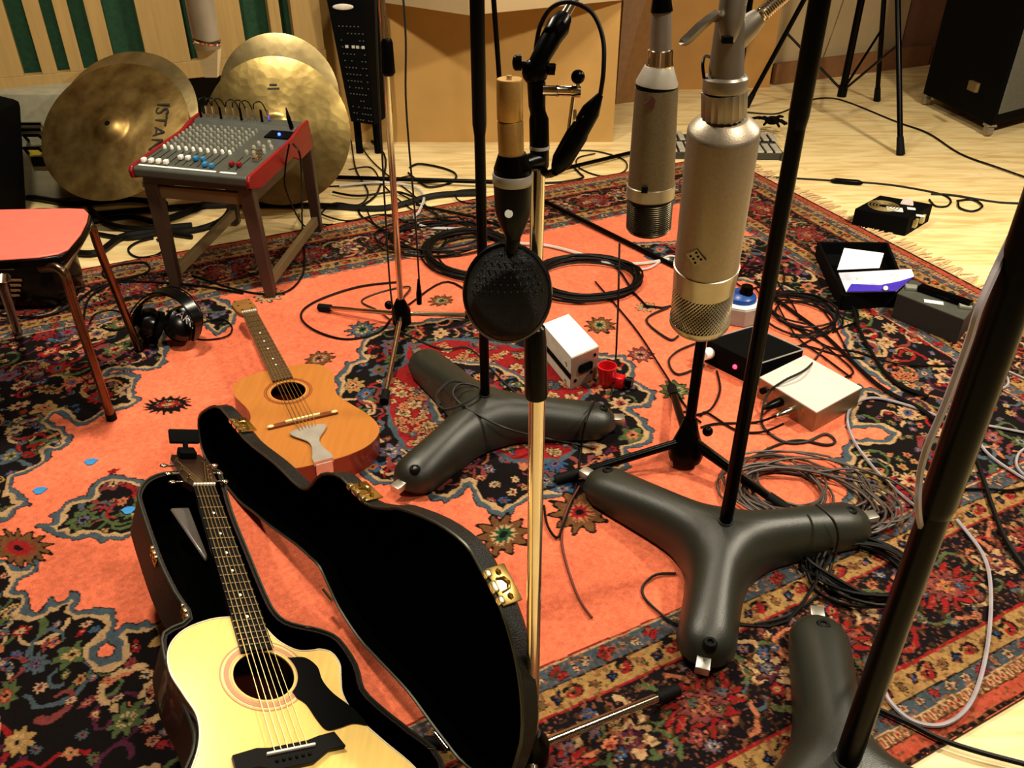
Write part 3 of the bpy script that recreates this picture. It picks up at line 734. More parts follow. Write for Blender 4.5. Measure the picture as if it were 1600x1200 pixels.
def latch(M, x, y, rot, parent, s=1.0):    # plate on the outer wall, hasp over the rim ; local frame: x outward, y along, z rim normal
    Q = M @ Matrix.Translation((x, y, 0)) @ Matrix.Rotation(rot, 4, 'Z') @ Matrix.Scale(s, 4)
    o = MB(Q).box((.003, 0, -.019), (.004, .062, .036), bev=.0015).done('latch', BRASS, parent)
    b = MB(Q)
    for yy_, w in ((-.022, .012), (0, .018), (.022, .012)): b.box((.005, yy_, .001), (.010, w, .010), bev=.002)
    b.done('hasp', mat('bright_brass', '#f0dfb0', .2, 1.0), o)
    b = MB(Q)
    for yy_ in (-.02, .02): b.tube([(.006, yy_ - .004, -.02), (.009, yy_, -.019), (.006, yy_ + .004, -.018)], .0022, 6)
    b.tube([(.006, -.011, -.010), (.008, -.009, -.022), (.008, 0, -.027), (.008, .009, -.022), (.006, .011, -.010)], .002, 6).done('bail', BRASS, o)
BM = CM
def edge_latch(px, py, M, poly, parent, sc, pick):
    x, y = pick; k = min(range(len(poly)), key=lambda i: math.dist(poly[i], (x, y))); a_ = poly[k - 2]; b_ = poly[(k + 2) % len(poly)]
    ang = math.atan2(-(b_[0] - a_[0]), b_[1] - a_[1]); latch(M, poly[k][0], poly[k][1], ang, parent, sc)
for (px, py) in ((243, 862), (286, 950)):
    x, y = oncase(px, py); k = min(range(len(cpoly)), key=lambda i: math.dist(cpoly[i], (x, y))); latch(BM, cpoly[k][0], cpoly[k][1], math.pi + .1, bot, .55)
for (px, py) in ((482, 980), (672, 1168)):
    x, y = oncase(px, py); MB(BM).cyl(Vector((x - .006, y, .001)), Vector((x + .008, y - .004, .001)), .0025, seg=10).done('hinge', CHR, bot)
# padded neck support and grey satin pocket inside
MB(BM).prism([(-.075, .32), (.02, .32), (.02, .48), (-.08, .48)], -.085, -.035).done('accessory_box', PLUSH, bot, bevel=.006)
MB(BM).prism([(-.055, .60), (-.02, .60), (-.012, .46), (-.018, .45)], -.030, -.022).done('satin_flap', mat('grey_satin', '#4a423c', .45, coat=.2), bot, bevel=.004)
# lid
A0 = P(512, 928, .06); A1 = P(700, 1165, .06); lh = (A0 - A1).normalized(); rr0 = Vector((lh.y, -lh.x, 0)); be = math.radians(75)
la = rr0 * math.cos(be) + Vector((0, 0, 1)) * math.sin(be); ln_ = -rr0 * math.sin(be) + Vector((0, 0, 1)) * math.cos(be)
LM = basis(A1, la, lh, ln_)
Rr = [(345,637),(382,685),(430,724),(465,758),(482,762),(503,741),(534,746),(569,785),(603,794),(625,794),(681,816),(728,850),(753,890),(778,937),(800,1000),(815,1080),(815,1160),(790,1240)]
Lr = [(731,1197),(700,1162),(672,1125),(637,1078),(590,1028),(562,997),(531,950),(512,910),(500,885),(485,870),(465,852),(440,834),(417,817),(397,800),(372,780),(338,742),(322,715),(314,690),(311,655),(322,640)]
def onlid(px, py):
    d = Vector(_ray(px, py)); c = Vector((0, 0, CH)); t = (A1 - c).dot(ln_) / d.dot(ln_); X = c + d * t
    return ((X - A1).dot(la), (X - A1).dot(lh))
lp = [onlid(*p) for p in Rr] + [(.05, -.17)] + [onlid(*p) for p in Lr]
lp = [(max(x, -.045), y) for x, y in lp]
sm = catmull([(x, y, 0) for x, y in lp], 3, True); lpoly = []
for p in sm:
    if not lpoly or math.dist((p.x, p.y), lpoly[-1]) > .004: lpoly.append((p.x, p.y))
lid = shell(LM, lpoly, .040, .004, 'lid', TOLEX, PLUSH, case)
for (px, py) in ((372, 680), (560, 768), (768, 912)):
    x, y = onlid(px, py); k = min(range(len(lpoly)), key=lambda i: math.dist(lpoly[i], (x, y))); a_ = lpoly[k - 2]; b_ = lpoly[(k + 2) % len(lpoly)]
    tx, ty = b_[0] - a_[0], b_[1] - a_[1]; ang = math.atan2(-tx, ty)
    nx, ny = math.cos(ang), math.sin(ang); cxm = (.12, .4)
    if (lpoly[k][0] - cxm[0]) * nx + (lpoly[k][1] - cxm[1]) * ny < 0 and px > 600: ang += math.pi
    if ny < 0 and px < 600: ang += math.pi
    if math.cos(ang) < 0: ang += math.pi
    latch(LM, lpoly[k][0], lpoly[k][1], ang, lid, 1.0)
for (px, py) in ((512, 930), (690, 1158)):
    p = P(px, py, .065); MB().cyl(p - lh * .018, p + lh * .018, .004, seg=10).done('hinge', CHR, lid)

# ------------------------------------------------------------------ weighted bases with poles
BASEM = mat('moulded_base', '#1d1f18', 0.38, var=.06, scale=200, bump=.15, bscale=600)
def y_base(hub, tips, parent, w=.056):
    hx, hy = hub.x, hub.y; segs = [Vector((t.x - hx, t.y - hy)) for t in tips]
    def dist(x, y):
        s = 0
        for e_ in segs:
            t = max(0, min(1, (x * e_.x + y * e_.y) / e_.length_squared)); s += math.exp(-38 * math.hypot(x - t * e_.x, y - t * e_.y))
        return max(0, -math.log(s) / 38)
    NF = 240; fr = [0.0001, .12, .25, .4, .55, .7, .82, .9, .95, .98, 1.0]; b = MB(); rings = [[] for _ in fr]; bott = []
    for k in range(NF):
        a = 2 * math.pi * k / NF; c, s = math.cos(a), math.sin(a); lo, hi = .01, .5
        r = .01
        while r < .5 and dist(c * r, s * r) < w: r += .004
        lo, hi = r - .004, r
        for _ in range(12):
            mid = (lo + hi) / 2
            if dist(c * mid, s * mid) < w: lo = mid
            else: hi = mid
        R = lo
        for i, f_ in enumerate(fr):
            x, y = c * R * f_, s * R * f_; q = min(1, dist(x, y) / w); top = .125 - .045 * min(1, math.hypot(x, y) / .33) ** 1.2
            rings[i].append((hx + x, hy + y, .035 + (top - .035) * (1 - q ** 2.3) ** .5 if q < 1 else .035))
        bott.append((hx + c * R * .96, hy + s * R * .96, .018))
    rings.append(bott)
    return b.ring_loft(rings, cap=True).done('weighted_base', BASEM, parent)
def weighted_stand(hubpx, tippx, label, r_low, pole_top, boltpx, brackets, boom=None, clutches=()):
    hub = P(*hubpx, .115); tips = [P(*t, .07) for t in tippx]
    st = thing('microphone_stand', (hub.x, hub.y, RZ), label, 'microphone stand')
    y_base(hub, tips, st)
    MB().cyl(Vector((hub.x, hub.y, .09)), Vector((hub.x, hub.y, pole_top)), r_low, seg=24).done('pole', BLK, st)
    MB().cyl(Vector((hub.x, hub.y, .118)), Vector((hub.x, hub.y, .128)), r_low + .003, seg=24).done('socket_ring', mat('dark_steel', '#4a4a45', .35, .8), st)
    for (z0_, z1_, rr_) in clutches: MB().lathe((hub.x, hub.y, z0_), (hub.x, hub.y, z1_), [(0, r_low), (.02, rr_), (.97, rr_), (1, r_low)], 24).done('clutch', BLK, st)
    for bp_ in boltpx:
        p = P(*bp_, .083)
        o = MB().lathe(p + Vector((0, 0, -.014)), p + Vector((0, 0, .0015)), [(0, .013), (.8, .013), (1, .011), (1, .006), (.7, .005)], 20).done('bolt', RUB, st)
    for k, (tp_, show) in enumerate(zip(tips, brackets)):
        dr = Vector((tp_.x - hub.x, tp_.y - hub.y, 0)).normalized(); e_ = Vector((tp_.x, tp_.y, 0)) + dr * .062
        up = Vector((0, 0, 1)); R = Matrix((dr, up.cross(dr), up)).transposed()
        MB().box(e_ + Vector((0, 0, .045)), (.030, .026, .018), R, .002).done('foot_bracket', mat('zinc', '#b9b5aa', .3, .9), st)
        sd_ = up.cross(dr)
        MB().cyl(e_ - dr * .05 + Vector((0, 0, .026)) - sd_ * .012, e_ - dr * .05 + Vector((0, 0, .026)) + sd_ * .012, .0185, seg=18).done('wheel', RUB, st)
    if boom:
        a = Vector((hub.x, hub.y, boom[0])); b_ = Vector(boom[1]); dd = (a - b_).normalized()
        MB().cyl(b_, a + dd * .5, .009, seg=14).done('boom', BLK, st)
    return st
s1_ = weighted_stand((1133, 820), ((950, 745), (1325, 803), (1107, 985)), 'black pole stand on weighted Y base in front of the aluminium box', .0135, 1.75, ((950, 734), (1330, 797), (1110, 1003)), (1, 1, 1), boom=(1.72, (.135, .60, 1.63)), clutches=((.93, 1.9, .0158),))
s2_ = weighted_stand((758, 622), ((667, 555), (930, 643), (650, 726)), 'black pole stand on weighted Y base behind the round-headed microphone', .0118, 2.0, ((942, 637), (648, 731)), (1, 1, 1), clutches=((.78, 2.0, .0150),))
s3_ = weighted_stand((1322, 1192), ((1285, 985), (1160, 1300), (1500, 1275)), 'thick black pole stand at the lower right, grey cable strapped to it', .0185, 1.6, ((1287, 975),), (0, 1, 1), clutches=((.62, 1.4, .0215),))

# ------------------------------------------------------------------ tripod stands
def tripod(name, label, hub, feet, hub_z, r_leg, m_leg, pole_pts, r_pole, m_pole, hub_m, hub_r=.026, hub_h=.07, rub=.045, cat='microphone stand', rub_r=.010, hub_prof=None):
    st = thing(name, (hub.x, hub.y, 0), label, cat)
    MB().lathe((hub.x, hub.y, hub_z - hub_h / 2), (hub.x, hub.y, hub_z + hub_h / 2), hub_prof or [(0, hub_r * .7), (.1, hub_r), (.6, hub_r), (1, r_pole * 1.4)], 20).done('hub', hub_m, st)
    for f_ in feet:
        a = Vector((hub.x, hub.y, hub_z - .005)); d_ = (f_ - a).normalized()
        o = MB().cyl(a + d_ * hub_r * .5, f_ - d_ * rub * .4, r_leg, seg=12).done('leg', m_leg, st)
        MB().cyl(f_ - d_ * rub, f_, rub_r * .9, rub_r, seg=14).done('rubber_foot', RUB, o)
    MB().cyl(pole_pts[0], pole_pts[1], r_pole, seg=20).done('pole', m_pole, st)
    return st
# chrome stand left of centre
hb = P(627, 490, .06); f1 = P(499, 480, .02); f2 = P(748, 492, .02); f3 = P(600, 628, .02)
top_ = D(595, -20, hb.y + .02)
st = tripod('microphone_stand', 'chrome tripod microphone stand with black hub, left of the middle', hb, (f1, f2, f3), .065, .0075, CHR, (Vector((hb.x, hb.y, .05)), top_), .0095, CHR, BLK, .030, .09, .045, rub_r=.013)
ca_p = D(604, 60, hb.y + .015); cb_p = D(607, 118, hb.y + .015); MB().lathe(cb_p, ca_p, [(0, .013), (.08, .019), (.9, .016), (1, .012)], 20).done('clutch', BLK, st)
MB().cyl(ca_p, top_ + (top_ - ca_p) * .9, .0065, seg=14).done('inner_tube', CHR, st)
MB().sphere(hb + Vector((-.035, -.01, .035)), .014, 12).done('knob', BLK, st)
# black stand behind the big microphone
hb = P(1075, 682, .09); f1 = P(868, 750, .018); f2 = P(1236, 800, .018); f3 = Vector((hb.x + .02, hb.y + .33, .018))
st = tripod('microphone_stand', 'black folding tripod stand behind the large hanging microphone', hb, (f1, f2, f3), .085, .0105, BLK, (Vector((hb.x, hb.y, .05)), Vector((hb.x, hb.y, 1.75))), .0085, BLK, BLK, .042, .115, .06, rub_r=.0135, hub_prof=[(0, .040), (.12, .043), (.25, .041), (.7, .024), (1, .016)])
MB().cyl(Vector((hb.x, hb.y, .1)), Vector((hb.x, hb.y, .36)), .0125, seg=20).done('lower_tube', BLK, st)
MB().sphere(hb + Vector((.04, -.02, .03)), .013, 12).done('knob', BLK, st)
MB().cyl(Vector((hb.x, hb.y, 1.72)), Vector((.165, 1.08, 1.70)), .008, seg=12).done('boom', BLK, st)
for tf in (f2,):
    a = Vector((hb.x, hb.y, .095)); d_ = (tf - a)
    MB().tube([a + d_ * .10 + Vector((0, 0, .006)), a + d_ * .93 + Vector((0, 0, .006))], .0035, 8).done('bright_edge', CHR, st)
# centre chrome stand carrying the round headed microphone
YB_ = .815
pb = P(829, 1165, .11); pb.y = YB_; pb = Vector((D(831, 1165, YB_).x, YB_, .10)); pt = D(841, 236, YB_)
f1 = P(1058, 1078, .022); hub = Vector((pb.x, YB_, .1))
v1 = Vector((f1.x - hub.x, f1.y - hub.y, 0)); rot = lambda v, a: Vector((v.x * math.cos(a) - v.y * math.sin(a), v.x * math.sin(a) + v.y * math.cos(a), 0))
f2 = hub + rot(v1, 2.25) * .6; f2.z = .02; f3 = hub + rot(v1, -2.1); f3.z = .02
cst = tripod('microphone_stand', 'chrome boom stand in the centre carrying the gold topped round microphone', hub, (f1, f2, f3), .10, .0085, CHR, (pb, D(840, 560, YB_)), .0098, CHR, BLK, .028, .07, .05, rub_r=.012)
c_lo = D(838, 620, YB_); c_hi = D(836, 508, YB_)
MB().lathe(c_lo, c_hi, [(0, .0125), (.04, .0135), (.8, .0125), (.97, .011), (1, .008)], 22).done('clutch', BLK, cst)
MB().cyl(c_hi, pt, .0072, seg=18).done('upper_tube', CHR, cst)
ring_a = D(843, 232, YB_); 
MB().lathe(D(843, 262, YB_), D(843, 228, YB_), [(0, .0085), (.1, PXM(pt, 15)), (.85, PXM(pt, 15)), (1, PXM(pt, 15))], 20).done('collar', BLK, cst)
MB().lathe(D(843, 232, YB_), D(843, 227, YB_), [(0, PXM(pt, 16)), (1, PXM(pt, 16))], 20).done('collar_ring', mat('grey_ring', '#8b8a84', .4), cst)
j0 = D(843, 228, YB_); j1 = D(842, 186, YB_); j2 = D(839, 165, YB_); j3 = D(838, 128, YB_)
MB().tube([j0, j1, j1 + (j2 - j1) * .5, j2, j3], [PXM(j0, 15.5), PXM(j0, 15), PXM(j0, 12), PXM(j0, 13), PXM(j0, 14)], 18).done('joint_stem', BLK, cst)
jc = D(836, 112, YB_)
MB().sphere(jc, PXM(jc, 21), 18, (1, .8, 1)).done('swivel_joint', BLK, cst)
for px, rr2 in ((810, 12), (862, 9)):
    c = D(px, 98 if px < 836 else 108, YB_); MB().cyl(c + Vector((-PXM(c, 5), 0, 0)), c + Vector((PXM(c, 5), 0, 0)), PXM(c, rr2), seg=18).sphere(c + Vector((-PXM(c, 4), 0, 0)), PXM(c, rr2), 14, (.5, 1, 1)).done('clamp_knob', BLK, cst)
MB().cyl(D(806, 100, YB_), D(868, 106, YB_), PXM(jc, 6), seg=14).done('clamp_bolt', BLK, cst)
g0 = D(846, 88, YB_); g1_ = D(872, 42, YB_ + .02); g2_ = D(880, 28, YB_ + .03)
MB().tube([D(838, 104, YB_), g0, D(862, 58, YB_ + .015), g1_, g2_], [PXM(g0, 15), PXM(g0, 15), PXM(g0, 17), PXM(g0, 19), PXM(g0, 14)], 18).done('boom_grip', BLK, cst)
e0 = D(905, -15, YB_ + .055); MB().cyl(g2_, e0 + (e0 - g2_) * 3, PXM(g2_, 8), seg=16).done('boom_tube', CHR, cst)
a = D(848, 141, YB_ - .01); b_ = D(907, 143, YB_ - .01)
MB().lathe(a, b_, [(0, PXM(a, 8)), (.35, PXM(a, 8)), (.38, PXM(a, 9)), (.45, PXM(a, 8)), (.75, PXM(a, 8)), (.78, PXM(a, 10)), (1, PXM(a, 9))], 18).done('t_handle_axle', CHR, cst)
for (x0, y0, x1, y1, br) in ((903, 140, 903, 120, 11), (896, 150, 887, 217, 8)):
    a = D(x0, y0, YB_ - .012); b_ = D(x1, y1, YB_ - .012)
    MB().cyl(a, b_, PXM(a, 3.2), seg=10).done('t_handle_bar', CHR, cst); MB().sphere(b_, PXM(b_, br), 18).done('ball_end', BLK, cst)

# lighting-type tripod at the back right
fa, fb, fc = P(1407, 243, .0), P(1370, 158, .0), P(1165, 168, .0); ctr = (fa + fb + fc) / 3
cb_ = D(1316, 145, ctr.y); cx_ = cb_.x; z_b = cb_.z
lt = thing('tripod_stand', (cx_, ctr.y, 0), 'tall black braced tripod stand beside the speaker cabinet at the back', 'tripod')
MB().cyl(Vector((cx_, ctr.y, z_b)), Vector((cx_, ctr.y, 1.9)), .019, seg=18).done('column', BLK, lt)
MB().cyl(Vector((cx_, ctr.y, z_b - .02)), Vector((cx_, ctr.y, z_b + .04)), .025, seg=18).done('column_collar', BLK, lt)
for f_ in (fa, fb, fc):
    top = Vector((cx_, ctr.y, 1.25)); top = top + (Vector((f_.x, f_.y, 1.25)) - top).normalized() * .04; d_ = (f_ - top)
    o = MB().cyl(top, f_ - d_ * .0, .0135, seg=12).done('leg', BLK, lt)
    MB().cyl(f_ - d_.normalized() * .09, f_ + Vector((0, 0, .004)), .016, .021, seg=14).done('rubber_foot', RUB, o)
    mid = top + d_ * (.62 if f_ is fa else .66); MB().cyl(Vector((cx_, ctr.y, z_b + .01)), mid, .007, seg=8).done('brace', BLK, lt)
MB().cyl(Vector((cx_, ctr.y, 1.2)), Vector((cx_, ctr.y, 1.3)), .035, seg=18).done('leg_collar', BLK, lt)

# low black tripod stand behind the round microphone (only its legs show)
hh = P(792, 285, .03)
bt = thing('low_tripod_stand', (hh.x, hh.y, 0), 'low black tripod stand with long flat legs behind the round microphone', 'microphone stand')
for px, py in ((525, 277), (1005, 234), (1062, 420)):
    e_ = P(px, py, RZ + .008); MB().cyl(hh, e_, .0095, seg=10).done('leg', BLK, bt)
MB().cyl(hh - Vector((0, 0, .02)), hh + Vector((0, 0, .05)), .022, seg=14).done('hub', BLK, bt)
MB().cyl(hh, D(767, -60, hh.y), .0105, seg=14).done('pole', BLK, bt)

# ------------------------------------------------------------------ microphones
def mk(px, py, y): return D(px, py, y)
GRILLE = None
def grille_mat(name, col, sc, metal=1.0):
    if name in _mats: return _mats[name]
    m = mat(name, col, .3, metal); nt = m.node_tree; b = [n for n in nt.nodes if n.type == 'BSDF_PRINCIPLED'][0]
    return m
# big vintage microphone
ym = .63; big = thing('hanging_microphone', D(1090, 524, ym + .045), 'large champagne grey studio microphone hanging head down with chrome mesh head', 'microphone')
T0 = D(1133, 187, ym); T1 = D(1092, 507, ym + .045); ax = (T1 - T0)
def on(t): return T0 + ax * t
r1m = PXM(T0, 59); Lb = ax.length
tb = 0.66; tm = .77
rb = .50 * (PXM(on(tb), 99)); 
r1m = max(rb, r1m * .94)
MB().lathe(on(-.01), on(tb), [(0, r1m * .55), (.004, r1m * .62), (.058, r1m * .93), (.068, r1m * .975), (.082, r1m), (1, rb)], 48).done('body_tube', GREY_MIC, big)
CHM = mat('champagne_metal', '#a39a88', .3, .75)
MB().lathe(on(tb - .005), on(tm), [(0, rb), (.02, rb * 1.03), (.2, rb * 1.03), (.22, rb * 1.01), (1, rb * .99)], 48).done('band', CHM, big)
# mesh head: inner dark core + real wire lattice
MB().lathe(on(tm), on(.985), [(0, rb * .86), (1, rb * .86)], 32).done('head_core', mat('dull_core', '#2b2418', .5, .6), big)
x_, y_, z_ = frame(on(0), on(1)); b = MB(); NW = 52; c0_, c1_ = on(tm), on(.97)
for s_ in (-1, 1):
    for k in range(NW):
        pts = []
        for i in range(9):
            t = i / 8; a = 2 * math.pi * k / NW + s_ * t * 1.1; rr2 = rb * (.955 + .012 * s_); pts.append(c0_ + (c1_ - c0_) * t + (x_ * math.cos(a) + y_ * math.sin(a)) * rr2)
        b.tube(pts, .0005, 4, cap=False)
b.done('mesh_head', mat('mesh_wire', '#cfc9ba', .3, .6), big, kind='stuff')
MB().lathe(on(.95), on(1.0), [(0, rb * .93), (0, rb * 1.0), (.5, rb * 1.0), (.9, rb * .9), (1, rb * .8)], 48).done('head_rim', CHM, big)
e_ = on(.42) + (Vector((0, 0, CH)) - on(.42)).normalized() * r1m * 1.0
cdir = (Vector((0, 0, CH)) - on(.45)); cdir = (cdir - z_ * cdir.dot(z_)).normalized(); sdir = z_.cross(cdir)
cdir2 = (cdir - sdir * 0.35).normalized() if sdir.x > 0 else (cdir + sdir * .35).normalized(); s2d = z_.cross(cdir2)
if s2d.x < 0: s2d = -s2d
ec = on(.535) + cdir2 * (r1m * .5 + rb * .5 + .0001)
EM = basis(ec, s2d, -z_, s2d.cross(-z_))
bad = MB(EM).prism([(0, .0085), (.0085, 0), (0, -.0085), (-.0085, 0)], -.0012, .0008).done('diamond_badge', mat('badge_silver', '#9a9484', .3, .9), big)
for (dx, dy) in ((0, .005), (0, -.005), (.0045, 0), (-.0045, 0), (.0018, .0018), (-.0018, -.0018)): MB(EM).box((dx, dy, .001), (.0017, .0017, .0005), Matrix.Rotation(.78, 3, 'Z')).done('badge_mark', BLKM, bad)
# ring nut, neck and yoke
N0 = D(1131, 186, ym + .001); N1 = D(1132, 142, ym); N2 = D(1134, 118, ym)
rn_ = PXM(N0, 34)
MB().lathe(N0, N1, [(0, rn_ * .88), (.06, rn_ * .96), (.1, rn_), (1, rn_ * 1.0)], 40, flute=1, amp=.03).done('ring_nut', STEEL, big)
MB().lathe(N1, N2, [(0, rn_ * .97), (.15, rn_ * 1.0), (.5, rn_ * 1.0), (.85, rn_ * 1.0), (1, rn_ * .92), (1, rn_ * .8)], 40).done('upper_ring', STEEL, big)
K0 = D(1134, 122, ym); K1 = D(1141, 30, ym); MET = mat('grey_cast', '#8c8579', .4, .8)
MB().lathe(K0, K1, [(0, PXM(K0, 28)), (.5, PXM(K0, 25)), (1, PXM(K0, 22))], 28).done('swivel_neck', MET, big)
K2 = D(1150, -30, ym); MB().lathe(D(1137, 66, ym - .012), K2, [(0, PXM(K0, 10)), (.12, PXM(K0, 14)), (.4, PXM(K0, 20)), (1, PXM(K0, 21))], 24).done('yoke_tube', MET, big)
MB().box(D(1136, 62, ym - .022), (PXM(K0, 15), .006, PXM(K0, 9))).done('slot', BLKM, big)
B0 = D(1146, 62, ym + .004); B1 = D(1186, 26, ym + .006); MB().lathe(B0, B1, [(0, PXM(K0, 22)), (.6, PXM(K0, 19)), (1, PXM(K0, 14))], 24).done('cable_branch', MET, big)
b = MB(); B2 = D(1232, -14, ym + .01); 
x2, y2, z2 = frame(B1, B2); pts = [B1 + (B2 - B1) * (i / 150) + (x2 * math.cos(i * .62) + y2 * math.sin(i * .62)) * PXM(K0, 9.5) for i in range(151)]
b.tube(pts, PXM(K0, 2.4), 6).done('spring_sleeve', CHR, big)
MB().cyl(B1 - (B2 - B1) * .1, B2 + (B2 - B1) * .4, PXM(K0, 6), seg=12).done('cable_core', CABG, big)
L0 = D(1118, 26, ym - .01); L1 = D(1066, 66, ym - .02)
MB().tube([D(1130, 26, ym), L0], PXM(K0, 8), 14).done('lever_boss', MET, big)
b = MB(); pl = [(1122, 20, 7), (1108, 30, 8), (1092, 44, 9), (1078, 58, 9), (1068, 66, 8), (1062, 69, 3)]; rings = []
for i, (px, py, w) in enumerate(pl):
    c = D(px, py, ym - .012); u = Vector((.6, 0, -.75)) ; ww = PXM(c, w); rings.append([c + u * ww, c + Vector((0, -.003, 0)), c - u * ww, c + Vector((0, .003, 0))])
b.ring_loft(rings).done('lever', MET, big, smooth=False)
MB().tube(catmull([D(1112, 90, ym + .02), D(1102, 88, ym + .01), D(1098, 100, ym), D(1100, 122, ym)], 4), PXM(K0, 2.5), 8).done('earth_wire', CAB, big)
MB().cyl(K2, Vector((K2.x, K2.y - .02, 1.64)), .006, seg=10).done('hanger_rod', BLK, big)

# second hanging microphone
yn = 1.12; sm_ = thing('hanging_microphone', D(1013, 371, yn), 'slimmer grey studio microphone with dark grille hanging left of the large one', 'microphone')
U0 = D(1026, 128, yn); U1 = D(1017, 290, yn); U2 = D(1013, 360, yn + .005)
r0 = PXM(U0, 33.5); r1_ = PXM(U1, 36)
MB().lathe(D(1026, 137, yn), U1, [(0, r0), (1, r1_)], 40).done('body_tube', mat('aged_grey_metal', '#6f6450', .45, .75, scale=300), sm_)
MB().lathe(D(1026, 137, yn), D(1026, 131, yn), [(0, r0 * .97), (1, r0 * .97)], 40).done('black_ring', BLKM, sm_)
MB().lathe(U0 + (D(1026, 132, yn) - U0), D(1030, 104, yn), [(0, r0 * .98), (.15, r0 * .98), (1, r0 * .68)], 40).done('tail_cone', mat('light_grey_cone', '#b5b0a4', .4, .5), sm_)
MB().lathe(D(1030, 105, yn), D(1032, 77, yn), [(0, r0 * .60), (.15, r0 * .64), (.3, r0 * .6), (.95, r0 * .58), (1, r0 * .52)], 32).done('connector_ring', CHR, sm_)
MB().lathe(D(1032, 78, yn), D(1034, 16, yn), [(0, r0 * .5), (.6, r0 * .47), (1, r0 * .42)], 28).done('connector', mat('worn_connector', '#7a706a', .45, .7), sm_)
MB().tube([D(1034, 18, yn), D(1034, 5, yn), D(1036, -40, yn), Vector((.175, 1.09, 1.70))], [r0 * .5, r0 * .45, r0 * .3, .006], 14).done('cable_boot', BLK, sm_)
MB().lathe(U1 + (U0 - U1) * .02, D(1016, 308, yn), [(0, r1_ * .99), (.05, r1_ * 1.05), (.9, r1_ * 1.05), (1, r1_ * 1.0)], 40).done('chrome_band', CHM, sm_)
MB().lathe(D(1016, 307, yn), U2, [(0, r1_ * .98), (.8, r1_ * 1.0), (.95, r1_ * .93), (1, r1_ * .8)], 40).done('grille', mat('dark_grille', '#1a160d', .5, .6, bump=.8, scale=300, bscale=900), sm_)
b = MB(); x3, y3, z3 = frame(D(1016, 308, yn), U2)
for k in range(15):
    c = D(1016, 308, yn).lerp(U2, .04 + .9 * k / 15); b.tube([c + (x3 * math.cos(a) + y3 * math.sin(a)) * r1_ * .985 for a in [i * 2 * math.pi / 28 for i in range(29)]], .0006, 4, cap=False)
b.done('grille_wires', mat('dull_wire', '#3a3424', .35, .9), sm_, kind='stuff')
cm_ = D(1007, 297, yn); cd = (Vector((0, 0, CH)) - cm_).normalized(); cm_ = cm_ + cd * (r1_ * 1.04); 
MB().box(cm_, (.008, .003, .008)).done('square_mark', BLKM, sm_)
c = D(1018, 162, yn); c = c + (Vector((0, 0, CH)) - c).normalized() * (r0 * 1.0); MB().box(c, (.012, .002, .012), Matrix.Rotation(.78, 3, 'Y')).done('diamond_badge', mat('badge_red', '#3a1512', .4), sm_)

# round headed microphone with the gold body
yr = .785; rd = thing('round_microphone', D(793, 537, yr), 'black microphone with gold tube body and big round lollipop head, hanging on centre stand', 'microphone')
GOLD = mat('brushed_gold', '#ab8548', .4, .7, .08, scale=400)
G0 = D(796, 123, yr); G1 = D(797, 188, yr); G2 = D(799, 243, yr); rg = PXM(G0, 21)
MB().lathe(G1 + (G0 - G1) * .02, G0, [(0, rg * .97), (.02, rg), (.95, rg), (1, rg * .93)], 36).done('upper_barrel', GOLD, rd)
MB().lathe(G2, G1, [(0, rg), (.96, rg), (1, rg * .95)], 36).done('lower_barrel', GOLD, rd)
MB().lathe(D(797, 189, yr), D(797, 186, yr), [(0, rg * .9), (1, rg * .9)], 30).done('joint_gap', BLKM, rd)
MB().cyl(G0, D(796, 118, yr), PXM(G0, 5), seg=14).done('top_screw', CHR, rd)
q = lambda py, px=801: D(px, py, yr)
rw = PXM(q(280), 31)
MB().lathe(q(262), q(240, 800), [(0, rw * .95), (.3, rw * .88), (1, rg * 1.1)], 32).done('shoulder', BLK, rd)
MB().lathe(q(272), q(262), [(0, rw * .96), (1, rw * .95)], 32).done('collar', BLK, rd)
MB().lathe(q(286), q(270), [(0, rw * 1.0), (.05, rw * 1.02), (.95, rw * 1.02), (1, rw)], 36).done('silver_band', mat('band_grey', '#8c8880', .45, .3), rd)
MB().lathe(q(372, 802), q(286), [(0, rw * .38), (.12, rw * .52), (.3, rw * .76), (.45, rw * .88), (.6, rw * .94), (1, rw * .97)], 36).done('body_tube', mat('black_satin', '#020202', .35, spec=.1), rd)
MB().lathe(D(798, 392, yr), q(372, 802), [(0, rw * .36), (1, rw * .4)], 24).done('neck', BLK, rd)
hc = D(793, 459, yr); rh = PXM(hc, 65)
MESHB = mat('black_mesh', '#030303', .4, .0, spec=.12, bump=1.0, scale=300, bscale=1200)
MB().sphere(hc, rh, 32, (1, .62, 1.16), Matrix.Rotation(math.radians(-14), 3, 'X')).done('round_head', MESHB, rd)
R3 = Matrix.Rotation(math.radians(-14), 3, 'X')
MB().tube([hc + R3 @ Vector((rh * 1.01 * math.cos(a), 0, rh * 1.17 * math.sin(a))) for a in [i * 2 * math.pi / 48 for i in range(49)]], .0032, 8).done('head_ring', mat('polished_black_ring', '#3c3c3e', .18, .9), rd)
b = MB(); f_ = rh
for i in range(-6, 7):
    for j in range(-6, 7):
        u = (i + .5 * (j % 2)) / 6.6; v_ = j / 7
        if u * u + v_ * v_ > .8 or v_ < .1: continue
        n_ = Vector((u, -math.sqrt(max(0, 1 - u * u - v_ * v_)), v_)); p = Vector((n_.x * rh, n_.y * rh * .62, n_.z * rh * 1.16)) * 1.004
        p = hc + R3 @ p; b.sphere(p, .0011, 6)
b.done('mesh_studs', mat('dark_stud', '#1b1b1a', .3, .5), rd, kind='stuff')
c = D(795, 334, yr); c += (Vector((0, 0, CH)) - c).normalized() * rw * 1.0
zz_ = (Vector((0, 0, CH)) - c).normalized(); xx_ = Vector((0, 0, 1)).cross(zz_).normalized(); yy_ = zz_.cross(xx_); BMx = basis(c, xx_, yy_, zz_)
